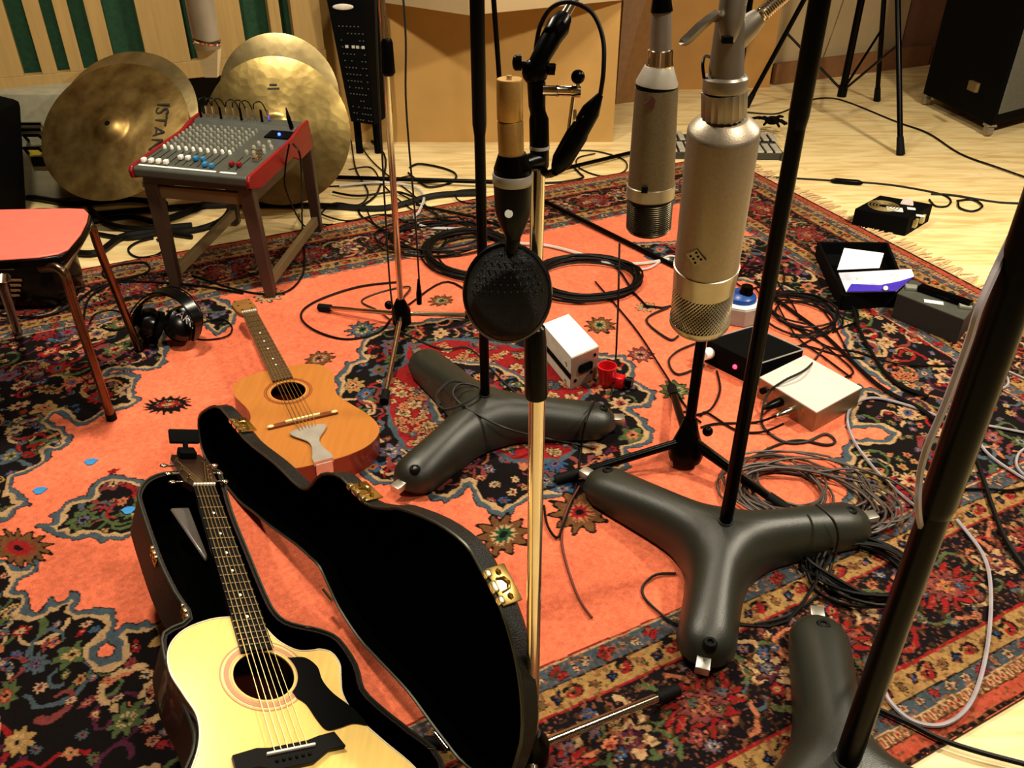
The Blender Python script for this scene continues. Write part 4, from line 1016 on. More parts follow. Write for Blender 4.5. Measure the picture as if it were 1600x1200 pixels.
MB(BMx).cyl(Vector((0, 0, -.002)), Vector((0, 0, .0012)), PXM(c, 6.5), seg=20).done('round_badge', mat('badge_white', '#c9c9c4', .4), rd)
# clamp arm between stand and microphone
MB().tube([D(843, 250, YB_), D(825, 255, .80), D(808, 262, yr)], .009, 12).done('yoke_clamp', BLK, cst)
# XLR plug and looped cable
pc = thing('microphone_cable', D(935, 145, YB_ - .03), 'thick black cable looping above the centre stand joint with plug', 'cable')
x0 = D(938, 148, YB_ - .03); x1 = D(868, 268, YB_ - .03); xd = x1 - x0
MB().lathe(x0, x1, [(0, PXM(x0, 5)), (.1, PXM(x0, 10)), (.2, PXM(x0, 15)), (.45, PXM(x0, 16)), (.5, PXM(x0, 18)), (.85, PXM(x0, 17)), (.95, PXM(x0, 12)), (1, PXM(x0, 8))], 24).done('plug', BLK, pc)
MB().tube(catmull([x0, D(943, 110, YB_ - .03), D(942, 60, YB_ - .02), D(925, 20, YB_ - .01), D(890, 3, YB_), D(862, 12, YB_ + .01), D(845, 38, YB_ + .015), D(838, 70, YB_ + .015), D(836, 95, YB_ + .01)], 6), PXM(x0, 3.6), 10).done('cord', CAB, pc)
MB().box(D(898, 180, YB_ - .045), (.003, .004, .010), bev=.001).done('release_tab', CHR, pc)
MB().tube(catmull([x1, D(855, 272, YB_ - .01), D(846, 262, YB_)], 3), PXM(x0, 7), 10).done('boot', BLK, pc)

# microphone hanging in front of the cymbals, top left
yt = 1.55; tm_ = thing('small_hanging_microphone', D(328, 120, yt), 'pale grey microphone end hanging in front of the cymbals at upper left', 'microphone')
a0 = D(305, -40, yt); a1 = D(322, 62, yt); 
MB().lathe(a1, a0, [(0, PXM(a1, 20)), (1, PXM(a1, 22))], 30).done('body_tube', mat('pale_grey_mic', '#a49c8c', .4, .4), tm_)
MB().lathe(D(323, 66, yt), D(323, 60, yt), [(0, PXM(a1, 21)), (.5, PXM(a1, 22)), (1, PXM(a1, 21))], 30).done('bright_ring', CHR, tm_)
MB().lathe(D(325, 76, yt), D(323, 66, yt), [(0, PXM(a1, 19)), (1, PXM(a1, 20.5))], 30).done('lower_ring', mat('pale_grey_mic2', '#8f887a', .4, .6), tm_)
b = MB(); A_1 = D(326, 76, yt); A_2 = D(331, 120, yt); w0, w1 = PXM(A_1, 17), PXM(A_1, 10)
b.ring_loft([[A_1 + Vector((w0 * s1, w0 * .6 * s2, 0)) for s1, s2 in ((-1, -1), (1, -1), (1, 1), (-1, 1))], [A_2 + Vector((w1 * s1, w1 * .5 * s2, 0)) for s1, s2 in ((-1, -1), (1, -1), (1, 1), (-1, 1))]]).done('wedge_head', mat('pale_wedge', '#c4b892', .5, .0), tm_, smooth=False)
stp = D(595, -20, P(627, 490, .06).y + .02)
MB().tube([a0, a0 + Vector((-.005, .02, .3)), a0 + Vector((.1, .2, .55)), Vector((stp.x, stp.y, stp.z + .55))], .009, 10).done('boom', BLK, tm_)
MB().cyl(stp, Vector((stp.x, stp.y, stp.z + .56)), .0065, seg=12).done('riser', CHR, tm_)

# ------------------------------------------------------------------ cymbals
def cymbal(cpx, r_px, yc, lean, label, m, group, yawd=0, txt=None):
    c = D(cpx[0], cpx[1], yc); R = PXM(c, r_px); o = thing('cymbal', c, label, 'cymbal', group)
    n = Vector((math.sin(math.radians(yawd)), -math.cos(math.radians(yawd)), 0)); n = (n * math.cos(math.radians(lean)) + Vector((0, 0, 1)) * math.sin(math.radians(lean))).normalized()
    x = Vector((0, 0, 1)).cross(n).normalized(); y = n.cross(x); M = basis(c, x, y, n)
    prof = [(.035, .050), (.08, .049), (.15, .042), (.20, .030), (.23, .024), (.26, .022), (.5, .014), (.75, .006), (.97, -.004), (1.0, -.006), (1.0, -.0075), (.96, -.0055), (.5, .011), (.23, .020), (.15, .038), (.035, .047)]
    b = MB(M); b.ring_loft([[(R * p * math.cos(a), R * p * math.sin(a), z * R / .3) for a in [k * 2 * math.pi / 72 for k in range(72)]] for p, z in prof], cap=False, closed=True)
    b.done('bronze_disc', m, o)
    return o, M, R
def cym_mat(name, col, col2, rough, hb):
    if name in _mats: return _mats[name]
    m = mat(name, col, rough, .9, col2=col2, scale=14); nt = m.node_tree; b = [n for n in nt.nodes if n.type == 'BSDF_PRINCIPLED'][0]
    v = nt.nodes.new('ShaderNodeTexVoronoi'); v.inputs['Scale'].default_value = 30; tc = [n for n in nt.nodes if n.type == 'TEX_COORD'][0]; nt.links.new(tc.outputs['Object'], v.inputs['Vector'])
    bp = nt.nodes.new('ShaderNodeBump'); bp.inputs['Strength'].default_value = hb; bp.inputs['Distance'].default_value = .006
    nt.links.new(v.outputs['Distance'], bp.inputs['Height']); nt.links.new(bp.outputs[0], b.inputs['Normal'])
    return m
OLD = cym_mat('aged_bronze', '#8c7444', '#5a431f', .42, .10); BRI = cym_mat('bright_bronze', '#94804c', '#6c5a32', .33, .10); PAL = cym_mat('pale_bronze', '#a39064', '#80704a', .33, .05)
GL = 'cymbals leaning on edge at the back left'
cy, M_, R_ = cymbal((178, 203), 119, 3.30, 46, 'dark aged bronze cymbal with black lettering, front of left pair', OLD, None, -6)
MB(M_).cyl(Vector((0, 0, .045 * R_ / .3)), Vector((0, 0, .052 * R_ / .3)), R_ * .032, seg=14).done('centre_hole', BLKM, cy)
TMx = M_ @ Matrix.Translation((R_ * .62, R_ * .40, .0105 * R_ / .3 + .001)) @ Matrix.Rotation(math.radians(-90), 4, 'Z') @ Matrix.Rotation(math.radians(3.0), 4, 'X')
text('ISTANBUL', R_ * .26, TMx, mat('cymbal_ink', '#120c06', .6), cy, align='LEFT', ext=.001)
cymbal((196, 186), 116, 3.46, 42, 'paler bronze cymbal behind the dark aged one, rim showing above', PAL, None, -6)
cy, M_, R_ = cymbal((434, 206), 112, 3.38, 20, 'bright hammered bronze cymbal behind the mixer, front of right pair', BRI, None, 5)
for (dx, w) in ((0, .10), (-.05, .16)): MB(M_ @ Matrix.Translation((R_ * .0 + 0, R_ * (.62 + dx), .0135 * R_ / .3)) ).box((0, 0, 0), (R_ * w, R_ * .022, .002)).done('printed_mark', mat('cymbal_ink', '#120c06'), cy)
cymbal((437, 150), 92, 3.52, 16, 'pale bronze cymbal behind the bright one, rim showing above', PAL, None, 5)

# tall black rack against the back wall
ry = YB - .28
rk0 = D(548, 190, ry); rk1 = D(586, 196, ry); rkt0 = D(504, -30, ry); rkt1 = D(566, -30, ry)
rk = thing('equipment_rack', (rk0.x, ry, 0), 'tall narrow black audio rack with small controls against the back wall', 'rack')
dep = .22; q = [rk0, rk1, rkt1, rkt0]
b = MB(); b.ring_loft([[rk0, rk1, rk1 + Vector((.06, dep, 0)), rk0 + Vector((.06, dep, 0))], [rkt0, rkt1, rkt1 + Vector((.06, dep, 0)), rkt0 + Vector((.06, dep, 0))]])
b.done('cabinet', BLKM, rk, smooth=False, bevel=.004)
def rkp(u, v, off=-.004): 
    a = rkt0.lerp(rkt1, u); b_ = rk0.lerp(rk1, u); return a.lerp(b_, v) + Vector((0, off, 0))
c = rkp(.42, .17); MB().sphere(c, .035, 16, (1.35, .15, .38)).done('handle_plate', mat('pale_oval', '#c9c2b4', .5), rk)
rn = random.Random(4)
for v_ in (.44, ): 
    for u in (.35, .55, .68, .85): MB().box(rkp(u, v_), (.014, .004, .012)).done('label_strip', mat('dim_white', '#a8a59a', .5), rk)
b = MB()
for v_ in [.3 + .048 * k for k in range(15)]:
    for u in [.22 + .11 * k for k in range(7)]:
        if rn.random() < .7: b.box(rkp(u, v_), (.006, .003, .004))
b.done('control_dots', mat('dim_grey', '#4d4d44', .5), rk, kind='stuff')
for u in (.1, .9):
    c = rkp(u, .99, .1); MB().cyl(Vector((c.x, c.y, 0)), Vector((c.x, c.y, c.z + .01)), .018, seg=10).done('foot', BLKM, rk)

# ------------------------------------------------------------------ stool under the mixer
STW = mat('dark_stool_wood', '#33231a', .45, var=.2, scale=10, stretch=(3, 3, .8)); STL = mat('stool_rail_wood', '#6b5738', .5, var=.15, scale=10)
FL, FR_, BR_ = P(276, 447, RZ), P(424, 462, RZ), P(497, 360, RZ); BL_ = FL + BR_ - FR_
stool = thing('wooden_stool', ((FL.x + BR_.x) / 2, (FL.y + BR_.y) / 2, RZ), 'low dark wooden table frame under the red mixing desk', 'table')
zt = .385; cen = (FL + BR_) / 2
tops = [Vector((D(240, 290, FL.y + .01).x, FL.y + .01, zt)), Vector((D(386, 300, FR_.y + .01).x, FR_.y + .01, zt)), Vector((D(475, 205, BR_.y).x, BR_.y, zt)), None]
tops[3] = tops[0] + tops[2] - tops[1]
for f_, t_ in zip((FL, FR_, BR_, BL_), tops):
    b = MB(); w0, w1 = .017, .023; b.ring_loft([[f_ + Vector((w0 * a, w0 * c_, 0)) for a, c_ in ((-1, -1), (1, -1), (1, 1), (-1, 1))], [t_ + Vector((w1 * a, w1 * c_, 0)) for a, c_ in ((-1, -1), (1, -1), (1, 1), (-1, 1))]])
    b.done('leg', STW, stool, smooth=False, bevel=.003)
ex = [t_ + (t_ - (tops[0] + tops[2]) / 2) * .10 for t_ in tops]
MB().hexa([e_ + Vector((0, 0, .022)) for e_ in ex], zt - .004).done('top_frame', STW, stool, smooth=False, bevel=.003)
def bar(a, b_, w, h, nm, m_, par):
    d = (b_ - a).normalized(); sdv = Vector((0, 0, 1)).cross(d).normalized(); u = d.cross(sdv)
    b = MB(); b.ring_loft([[p + sdv * w * i + u * h * j for i, j in ((-1, -1), (1, -1), (1, 1), (-1, 1))] for p in (a, b_)]); return b.done(nm, m_, par, smooth=False, bevel=.002)
for A_a, B_b, ta, tb_ in ((FL, BL_, tops[0], tops[3]), (FR_, BR_, tops[1], tops[2])):
    bar(A_a.lerp(ta, .12), B_b.lerp(tb_, .12), .010, .018, 'side_rail', STL, stool); bar(A_a.lerp(ta, .9), B_b.lerp(tb_, .9), .010, .022, 'apron', STW, stool)
bar(FL.lerp(tops[0], .9), FR_.lerp(tops[1], .9), .010, .02, 'apron', STL, stool); bar(BL_.lerp(tops[3], .9), BR_.lerp(tops[2], .9), .010, .02, 'apron', STW, stool)

# ------------------------------------------------------------------ mixer
XM = pose((-1.0207, 2.5975, .465), -13.5, 8.0, 0.5)
XM = pose((-1.006, 2.575, .440), -13.5, 5.5, 0.5)
mx_ = thing('mixing_desk', (-1.0, 2.78, zt + .018), 'grey mixing desk with red end cheeks, white knobs and a blue light', 'mixer')
DESK = mat('desk_grey', '#3a3d36', .5); KN = mat('knob_grey', '#8f8d80', .45); KG = mat('knob_dark', '#55554b', .5)
def extr(M, prof, x0, x1, nm, m_, par, bev=.004):
    b = MB(M); b.ring_loft([[(x, y, z) for y, z in prof] for x in (x0, x1)]); return b.done(nm, m_, par, smooth=False, bevel=bev)
extr(XM, [(-.008, -.030), (-.008, -.006), (.0, .0), (.36, .0), (.375, .014), (.43, .014), (.43, -.075), (.06, -.055)], -.196, .196, 'chassis', DESK, mx_)
ck = [(-.014, -.034), (-.016, -.010), (-.004, .003), (.30, .004), (.37, .018), (.435, .018), (.435, -.082), (.33, -.085), (.28, -.055), (.05, -.060)]
extr(XM, ck, -.21, -.196, 'side_cheek', RED, mx_); extr(XM, ck, .196, .21, 'side_cheek', RED, mx_)
for x0_, x1_ in ((-.185, .085), (.10, .155)): MB(XM).box(((x0_ + x1_) / 2, .012, .0008), (x1_ - x0_, .009, .0012)).done('scribble_strip', WHITE, mx_)
cols = [-.176 + .0262 * k for k in range(10)]
for k, x in enumerate(cols + [.115, .14]):
    MB(XM).box((x, .085, .0006), (.0018, .10, .0012)).done('fader_slot', BLKM, mx_, smooth=False)
    yv = {0: .032, 1: .032, 2: .032, 3: .032, 4: .075, 5: .075, 6: .075, 7: .075, 8: .035, 9: .035}.get(k, .06)
    mm_ = WHITE if k < 6 else (BLUE if k < 10 else RED)
    if k == 8: yv = .040
    if k in (8, 9): mm_ = BLUE
    MB(XM).box((x, yv, .009), (.013, .017, .014), bev=.003).done('fader_cap', mm_, mx_)
kn = None
def knob(M, x, y, r, h, m_):
    p = M @ Vector((x, y, 0)); u = (M.to_3x3() @ Vector((0, 0, 1))).normalized()
    MB().lathe(p, p + u * h, [(0, r), (.7, r * .9), (.72, r * .75), (1, r * .6)], 10).done('knob', m_, mx_)
for k, x in enumerate(cols):
    knob(XM, x, .150, .006, .012, WHITE)
    for j in range(8): knob(XM, x, .172 + j * .0235, .0055, .012, KN if j % 2 == 0 else mat('knob_tone', '#77756a', .5))
for (x, y) in ((.115, .16), (.14, .16), (.165, .18), (.12, .20), (.15, .21), (.175, .215), (.12, .235), (.15, .25)): knob(XM, x, y, .007, .013, KN)
MB(XM).box((.172, .12, .008), (.02, .03, .014), bev=.003).done('headset_socket', CHR, mx_)
MB(XM).box((.150, .165, .012), (.04, .008, .012), bev=.003).done('chrome_clip', CHR, mx_)
MB(XM).box((.15, .325, .002), (.085, .06, .006)).done('meter_window', BLKM, mx_)
MB(XM).sphere((.155, .315, .009), .0055, 10).done('blue_light', mat('blue_lamp', '#2040ff', .3, emit=9), mx_)
# plugs and short cables on top of the desk
for k in range(11):
    x = -.18 + .026 * k; a = XM @ Vector((x, .395, .012)); b_ = XM @ Vector((x, .398, .055))
    pp = thing('patch_plug', a, 'small jack plug with short cable in the row on top of mixer', 'plug', 'jack plugs along the top edge of the mixing desk')
    MB().cyl(a, b_, .0045, .004, seg=8).done('barrel', CHR if k % 3 else BLK, pp)
    if k % 4 != 3 and k < 9:
        MB().tube(catmull([b_, b_ + Vector((.006, .0, .02)), b_ + Vector((.022, .03, .015)), b_ + Vector((.028, .06, -.04)), b_ + Vector((.03, .075, -.16))], 4), .0022, 6).done('cord', CAB, pp)
a = XM @ Vector((.175, .37, .012)); MB().tube([a, a + Vector((-.006, .0, .035)), a + Vector((-.012, .01, .06))], [.007, .006, .002], 8)
tag(MB().tube([a, a + Vector((-.006, .0, .035)), a + Vector((-.012, .01, .065))], [.008, .007, .002], 8).done('lamp_plug', BLK), 'upright black plug beside the blue light on the mixer', 'plug')

# ------------------------------------------------------------------ red chair
ch = thing('chair', P(100, 620, RZ), 'chrome legged chair with coral red seat at the left edge', 'chair')
zs = .485; sp = [(-140, 330), (0, 328), (110, 326), (134, 327), (141, 334), (138, 348), (128, 368), (108, 392), (92, 400), (60, 405), (0, 409), (-140, 414)]
sq = [P(*p, zs) for p in sp]
MB().prism([(p.x, p.y) for p in sq], zs - .022, zs - .001).done('seat_edge', BLK, ch, bevel=.006)
cxs = sum(p.x for p in sq) / len(sq); cys = sum(p.y for p in sq) / len(sq)
MB().prism([(cxs + (p.x - cxs) * .975, cys + (p.y - cys) * .965) for p in sq], zs - .002, zs + .004).done('seat', mat('coral_seat', '#cf5a4c', .5, var=.06, scale=40), ch, bevel=.003)
CHB = mat('brown_chrome', '#6a5644', .25, 1.0)
def leg(pts, nm='leg'):
    o = MB().tube(catmull(pts, 4), .0115, 12).done(nm, CHB, ch); p = pts[-1]
    MB().cyl(p + Vector((0, 0, .02)), p - Vector((0, 0, .0)), .0135, seg=12).done('rubber_foot', RUB, o)
fA = P(175, 655, RZ); fB = P(218, 548, RZ); fC = P(28, 520, RZ)
zu = zs - .03
tA = P(98, 424, zu); tB = P(140, 352, zu); 
leg([tA + Vector((-.06, 0.02, 0)), tA, tA.lerp(fA, .25), fA]); leg([tB + Vector((-.06, 0, 0)), tB, tB.lerp(fB, .2), fB])
tC = P(2, 440, zu); leg([tC + Vector((0, .02, 0)), tC, tC.lerp(fC, .3), fC])
fD = fC + (fA - fB); fD = Vector((fC.x + .08, fA.y, RZ)); tD = Vector((tA.x - .42, tA.y, zu)); leg([tD, tD.lerp(fD, .3), Vector((tD.x - .03, fD.y, RZ))])
MB().tube([tA, tB], .009, 10).done('seat_rail', CHR, ch); MB().tube([tB, tC + Vector((-.1, .2, 0))], .009, 10).done('seat_rail', CHR, ch)
bk0 = Vector((tC.x - .42, (tA.y + tB.y) / 2 - .2, zu)); 
MB().tube(catmull([tB + Vector((-.5, .0, 0)), tB + Vector((-.6, 0, .15)), tB + Vector((-.65, 0, .4))], 4), .0115, 12).done('back_post', CHB, ch)
MB().tube(catmull([tA + Vector((-.5, .0, 0)), tA + Vector((-.6, 0, .15)), tA + Vector((-.65, 0, .4))], 4), .0115, 12).done('back_post', CHB, ch)
MB().box(tA.lerp(tB, .5) + Vector((-.64, 0, .33)), (.02, .42, .2), bev=.01).done('backrest', mat('coral_seat', '#c8403a'), ch)

# dark case below the chair
kc = P(40, 495, RZ); kt = thing('instrument_case', kc, 'shiny black case with chrome buckle standing behind the chair legs', 'case')
yk = kc.y + .06; a = D(-60, 470, yk); b_ = D(103, 470, yk)
MB().box(((a.x + b_.x) / 2, yk + .08, .14), (b_.x - a.x, .2, .26), bev=.05).done('body', mat('gloss_black', '#030303', .2, spec=.3), kt)
for k in range(4):
    c = D(25, 437 + 8 * k, yk - .025); MB().box(c, (.042 - .005 * k, .008, .010), bev=.002).done('buckle', CHR, kt)
c = D(10, 420, yk - .025); MB().box(c, (.05, .006, .004)).done('edge_trim', CHR, kt)

# ------------------------------------------------------------------ headphones
hp = P(262, 538, RZ); ht = thing('headphones', hp, 'black closed headphones lying on the rug beside the chair leg', 'headphones')
c1 = P(287, 505, .085); n1_ = Vector((.55, -.62, .55)).normalized()
c2 = P(226, 505, .075); n2_ = Vector((-.75, -.35, .5)).normalized()
MB().lathe(c1 - n1_ * .035, c1 + n1_ * .02, [(0, .042), (.25, .052), (.5, .054), (.6, .05), (.85, .044), (1, .025)], 30).done('ear_cup', mat('gloss_black', '#060606'), ht)
MB().lathe(c1 - n1_ * .055, c1 - n1_ * .03, [(0, .035), (.3, .05), (1, .048)], 24).done('ear_pad', BLKM, ht)
MB().lathe(c2 - n2_ * .03, c2 + n2_ * .02, [(0, .042), (.3, .052), (.6, .05), (.9, .042), (1, .02)], 30).done('ear_cup', mat('gloss_black', '#060606'), ht)
MB().lathe(c2 - n2_ * .05, c2 - n2_ * .028, [(0, .035), (.3, .05), (1, .048)], 24).done('ear_pad', BLKM, ht)
bp_ = catmull([P(305, 530, .06), P(308, 500, .12), P(290, 470, .165), P(262, 456, .18), P(236, 462, .17), P(215, 485, .13), P(208, 510, .08)], 6)
b = MB(); rings = []
for i, p in enumerate(bp_):
    t_ = (bp_[min(i + 1, len(bp_) - 1)] - bp_[max(0, i - 1)]).normalized(); s_ = Vector((.3, .9, .2)); s_ = (s_ - t_ * s_.dot(t_)).normalized(); u = t_.cross(s_)
    rings.append([p + s_ * .016 * i_ + u * .004 * j_ for i_, j_ in ((-1, -1), (1, -1), (1, 1), (-1, 1))])
b.ring_loft(rings).done('headband', mat('gloss_black', '#060606'), ht)
for o_ in (-.02, .02):
    MB().tube([p + Vector((o_ * .5, o_, .006)) for p in bp_], .0022, 6).done('wire_bow', BLK, ht)
xx_ = Vector((0, 0, 1)).cross(n1_).normalized(); yy_ = n1_.cross(xx_)
text('AKG', .032, basis(c1 + n1_ * .0185, xx_, yy_, n1_) @ Matrix.Rotation(math.radians(-62), 4, 'Z') @ Matrix.Translation((0, .008, 0)), mat('logo_silver', '#c7c7c7', .4), ht, ext=.002)

# ------------------------------------------------------------------ boxes on the rug
def box3(name, label, cat, Fp, Lp, Rp, h, m_, z=RZ, side=None, bev=.002):
    f_, l_, r_ = P(*Fp, z + h), P(*Lp, z + h), P(*Rp, z + h); k = l_ + r_ - f_
    t_ = thing(name, Vector((f_.x, f_.y, z)), label, cat)
    MB().hexa([f_, r_, k, l_], z).done('housing', side or m_, t_, smooth=False, bevel=bev)
    if side: MB().hexa([p + Vector((0, 0, .0015)) for p in (f_, r_, k, l_)], z + h - .002).done('lid', m_, t_, smooth=False)
    ex = (r_ - f_).normalized(); ey = (l_ - f_).normalized(); up = Vector((0, 0, 1))
    def face(which, u, v, off=0.001):     # point on right-hand (F-R) or left-hand (F-L) face; u along, v up
        if which == 'R': p = f_.lerp(r_, u); n = ex.cross(up)
        else: p = f_.lerp(l_, u); n = up.cross(ey)
        c = (f_ + k) / 2
        if (p - c).dot(n) < 0: n = -n
        return Vector((p.x, p.y, z + h * v)) + n * off, n
    return t_, f_, l_, r_, k, ex, ey, face
# white power supply
hw = .105
t_, f_, l_, r_, k, ex, ey, face = box3('power_supply', 'small white rectangular power supply box behind the centre base', 'power supply', (893, 559), (848, 507), (935, 541), hw, mat('white_enamel', '#efeadd', .4, var=.02), side=mat('white_side', '#c9c3b2', .45))
p, n = face('R', .5, .5); R = Matrix((ex, n, Vector((0, 0, 1)))).transposed()
MB().box(p, ((r_ - f_).length, .003, hw * .96), R).done('end_plate', mat('pink_steel', '#a79684', .35, .7), t_)
p, n = face('R', .5, .55, .003); MB().box(p, (.05, .005, .026), R, .008).done('mains_socket', BLKM, t_)
for u, v in ((.15, .25), (.85, .8), (.75, .3)): p, n = face('R', u, v, .002); MB().cyl(p, p + n * .003, .005, seg=10).done('screw', BLKM, t_)
p, n = face('L', .5, .42); R = Matrix((ey, n, Vector((0, 0, 1)))).transposed(); MB().box(p, ((l_ - f_).length, .004, .014), R).done('dark_stripe', BLKM, t_)
for u, v in ((.15, .7), (.15, .15)): p, n = face('L', u, v, .002); MB().cyl(p, p + n * .002, .004, seg=8).done('screw', STEEL, t_)
# black supply with red light
t_, f_, l_, r_, k, ex, ey, face = box3('power_supply', 'flat black power supply box with red light, leaning against the aluminium box', 'power supply', (1185, 569), (1105, 531), (1256, 546), .075, BLKM)
for a, b_ in ((f_, r_), (l_, k), (r_, k)): MB().tube([a, b_], .0022, 6).done('silver_edge', mat('edge_silver', '#c9c9c4', .35, .7), t_)
p, n = face('L', .9, .55); MB().lathe(p, p + n * .03, [(0, .016), (.3, .018), (1, .014)], 16).done('connector', WHITE, t_)
p, n = face('L', .40, .45); MB().sphere(p, .007, 10).done('red_light', mat('red_lamp', '#ff2440', .3, emit=6), t_)
# aluminium box
t_, f_, l_, r_, k, ex, ey, face = box3('preamp_box', 'bare aluminium box with two plugs in its front, right of the black one', 'electronics box', (1276, 645), (1187, 590), (1347, 606), .062, mat('raw_aluminium', '#d2ccc4', .45, .3, var=.08, scale=8), side=mat('alu_side', '#8f7a60', .4, .8))
for u in (.36, .58):
    p, n = face('L', u, .5); R = None
    MB().lathe(p - n * .002, p + n * .062, [(0, .012), (.2, .0125), (.5, .011), (.85, .008), (1, .004)], 16).done('plug', CHR if u < .5 else BLK, t_)
p, n = face('L', .88, .55); MB().cyl(p, p + n * .01, .009, seg=14).done('socket', BLKM, t_)
for u in (.2, .78): p, n = face('L', u, .75); MB().box(p, (.014, .004, .008)).done('switch', BRASS, t_)
# box with stickers at the rug edge
t_, f_, l_, r_, k, ex, ey, face = box3('black_device', 'black box with round grille and white stickers at the rug corner on bare floor', 'electronics box', (1421, 341), (1336, 326), (1458, 319), .075, BLKM, z=.0)
cg = (f_ + k) / 2 + (l_ - r_) * .13 + Vector((0, 0, .001)) + (k - f_) * .02
for rr2 in (.022, .034, .046, .058): MB().tube([cg + Vector((rr2 * math.cos(a), rr2 * math.sin(a), .001)) for a in [i * 2 * math.pi / 28 for i in range(29)]], .003, 6).done('grille_ring', mat('grille_gold', '#7d6a3f', .5, .5), t_)
for (px, py, w, h_) in ((1398, 327, .06, .045), (1424, 326, .03, .025), (1438, 337, .03, .02)):
    MB().box(P(px, py, .0775), (w, h_, .001), Matrix.Rotation(-.3, 3, 'Z')).done('sticker', WHITE, t_)
MB().cyl(P(1417, 319, .0755), P(1417, 319, .0775), .024, seg=24).done('round_sticker', mat('sticker_pink', '#cbb9b4', .5), t_)
for u in (.3, .6): p, n = face('R', u, .5); MB().box(p, (.03, .02, .03), Matrix.Rotation(.9, 3, 'Z')).done('port', mat('pale_port', '#b5a56c', .5), t_)
# open black tray with papers
tr0 = [P(1280, 378, .09), P(1386, 380, .09), P(1414, 418, .09), P(1312, 448, .09)]
tr0 = [P(1279, 379, .06), P(1386, 380, .06), P(1416, 455, .06), P(1318, 462, .06)]
ty = thing('open_black_box', Vector((tr0[3].x, tr0[3].y, RZ)), 'open black shallow box holding white card and purple leaflet, on right of rug', 'box')
MB().prism([(p.x, p.y) for p in tr0], RZ, RZ + .008).done('floor_panel', BLKM, ty)
for i in range(4):
    a, b_ = tr0[i], tr0[(i + 1) % 4]; bar(Vector((a.x, a.y, .035)), Vector((b_.x, b_.y, .035)), .005, .028, 'side_wall', BLKM, ty)
def card(name, label, corners, m_, th=.0015, cat='paper', shape=None):
    q = [P(*c) for c in corners]; n = (q[1] - q[0]).cross(q[3] - q[0]).normalized() * th
    b = MB(); b.ring_loft([[p for p in q], [p + n for p in q]]); o = b.done(name, m_, smooth=False); tag(o, label, cat); return o
card('white_card', 'blank white card standing in the open black box', [(1308, 422, .05), (1374, 419, .06), (1381, 396, .10), (1319, 388, .09)], mat('white_card', '#f2eef0', .5, var=.02))
lf = thing('leaflet', P(1320, 455, .06), 'glossy grey and purple printed leaflet at the front of open black box', 'leaflet')
lc = [(1322, 457, .072), (1400, 456, .072), (1428, 432, .078), (1424, 421, .085), (1370, 424, .085), (1310, 427, .085)]
q = [P(*c) for c in lc]; b = MB(); b.ring_loft([q, [p + Vector((0, 0, .002)) for p in q]]); b.done('sheet', mat('leaflet_grey', '#a9a6b8', .35, col2='#e0dfe8', scale=18), lf, smooth=False)
q = [P(x, y, z + .003) for x, y, z in [(1323, 456, .073), (1400, 455, .073), (1427, 433, .079), (1405, 440, .079), (1375, 446, .079), (1330, 444, .078)]]; b = MB(); b.ring_loft([q, [p + Vector((0, 0, .0015)) for p in q]]); b.done('purple_band', mat('purple_print', '#3a2aa0', .35), lf, smooth=False)
for (px, py, s_) in ((1345, 435, .02), (1384, 450, .015), (1398, 430, .018)): MB().cyl(P(px, py, .085), P(px, py, .088), s_ * .5, seg=12).done('printed_spot', WHITE, lf)
# dark grey case with handle
t_, f_, l_, r_, k, ex, ey, face = box3('amplifier_case', 'dark grey metal case with top handle, right of the leaflet box', 'case', (1506, 500), (1402, 459), (1526, 476), .085, mat('case_top', '#3a3b33', .5), side=mat('case_side', '#16130f', .6, bump=.3, scale=200))
hA, hB = P(1436, 448, .105), P(1518, 476, .105)
MB().box((hA + hB) / 2, ((hB - hA).length, .035, .018), Matrix.Rotation(math.atan2((hB - hA).y, (hB - hA).x), 3, 'Z'), .006).done('handle', BLK, t_)
for px, py in ((1424, 449), (1508, 478)): MB().box(P(px, py, .100), (.035, .03, .010), Matrix.Rotation(-.25, 3, 'Z'), .002).done('handle_mount', mat('pale_mount', '#9a9c90', .4, .5), t_)
MB().box(P(1459, 472, .0955), (.055, .022, .001), Matrix.Rotation(-.35, 3, 'Z')).done('label_sticker', WHITE, t_)
# blue and white device
c = P(1160, 500, RZ); bd = thing('blue_socket_unit', c, 'grey octagonal unit with blue and black top half hidden behind black pole', 'electronics box')
c = P(1157, 482, .045)
MB().lathe(Vector((c.x, c.y, RZ)), Vector((c.x, c.y, .07)), [(0, .058), (.05, .062), (.9, .062), (1, .055)], 8).done('body', mat('pale_grey_unit', '#8a887f', .45), bd, smooth=False)
MB().lathe(Vector((c.x, c.y + .01, .07)), Vector((c.x, c.y + .01, .10)), [(0, .05), (.6, .046), (1, .03)], 24).done('blue_cap', mat('deep_blue', '#163f86', .3), bd)
MB().lathe(Vector((c.x + .01, c.y, .10)), Vector((c.x + .01, c.y, .125)), [(0, .022), (1, .018)], 18).done('knob', BLK, bd)
MB().lathe(Vector((c.x, c.y, .069)), Vector((c.x, c.y, .074)), [(0, .060), (1, .056)], 8).done('white_rim', WHITE, bd, smooth=False)
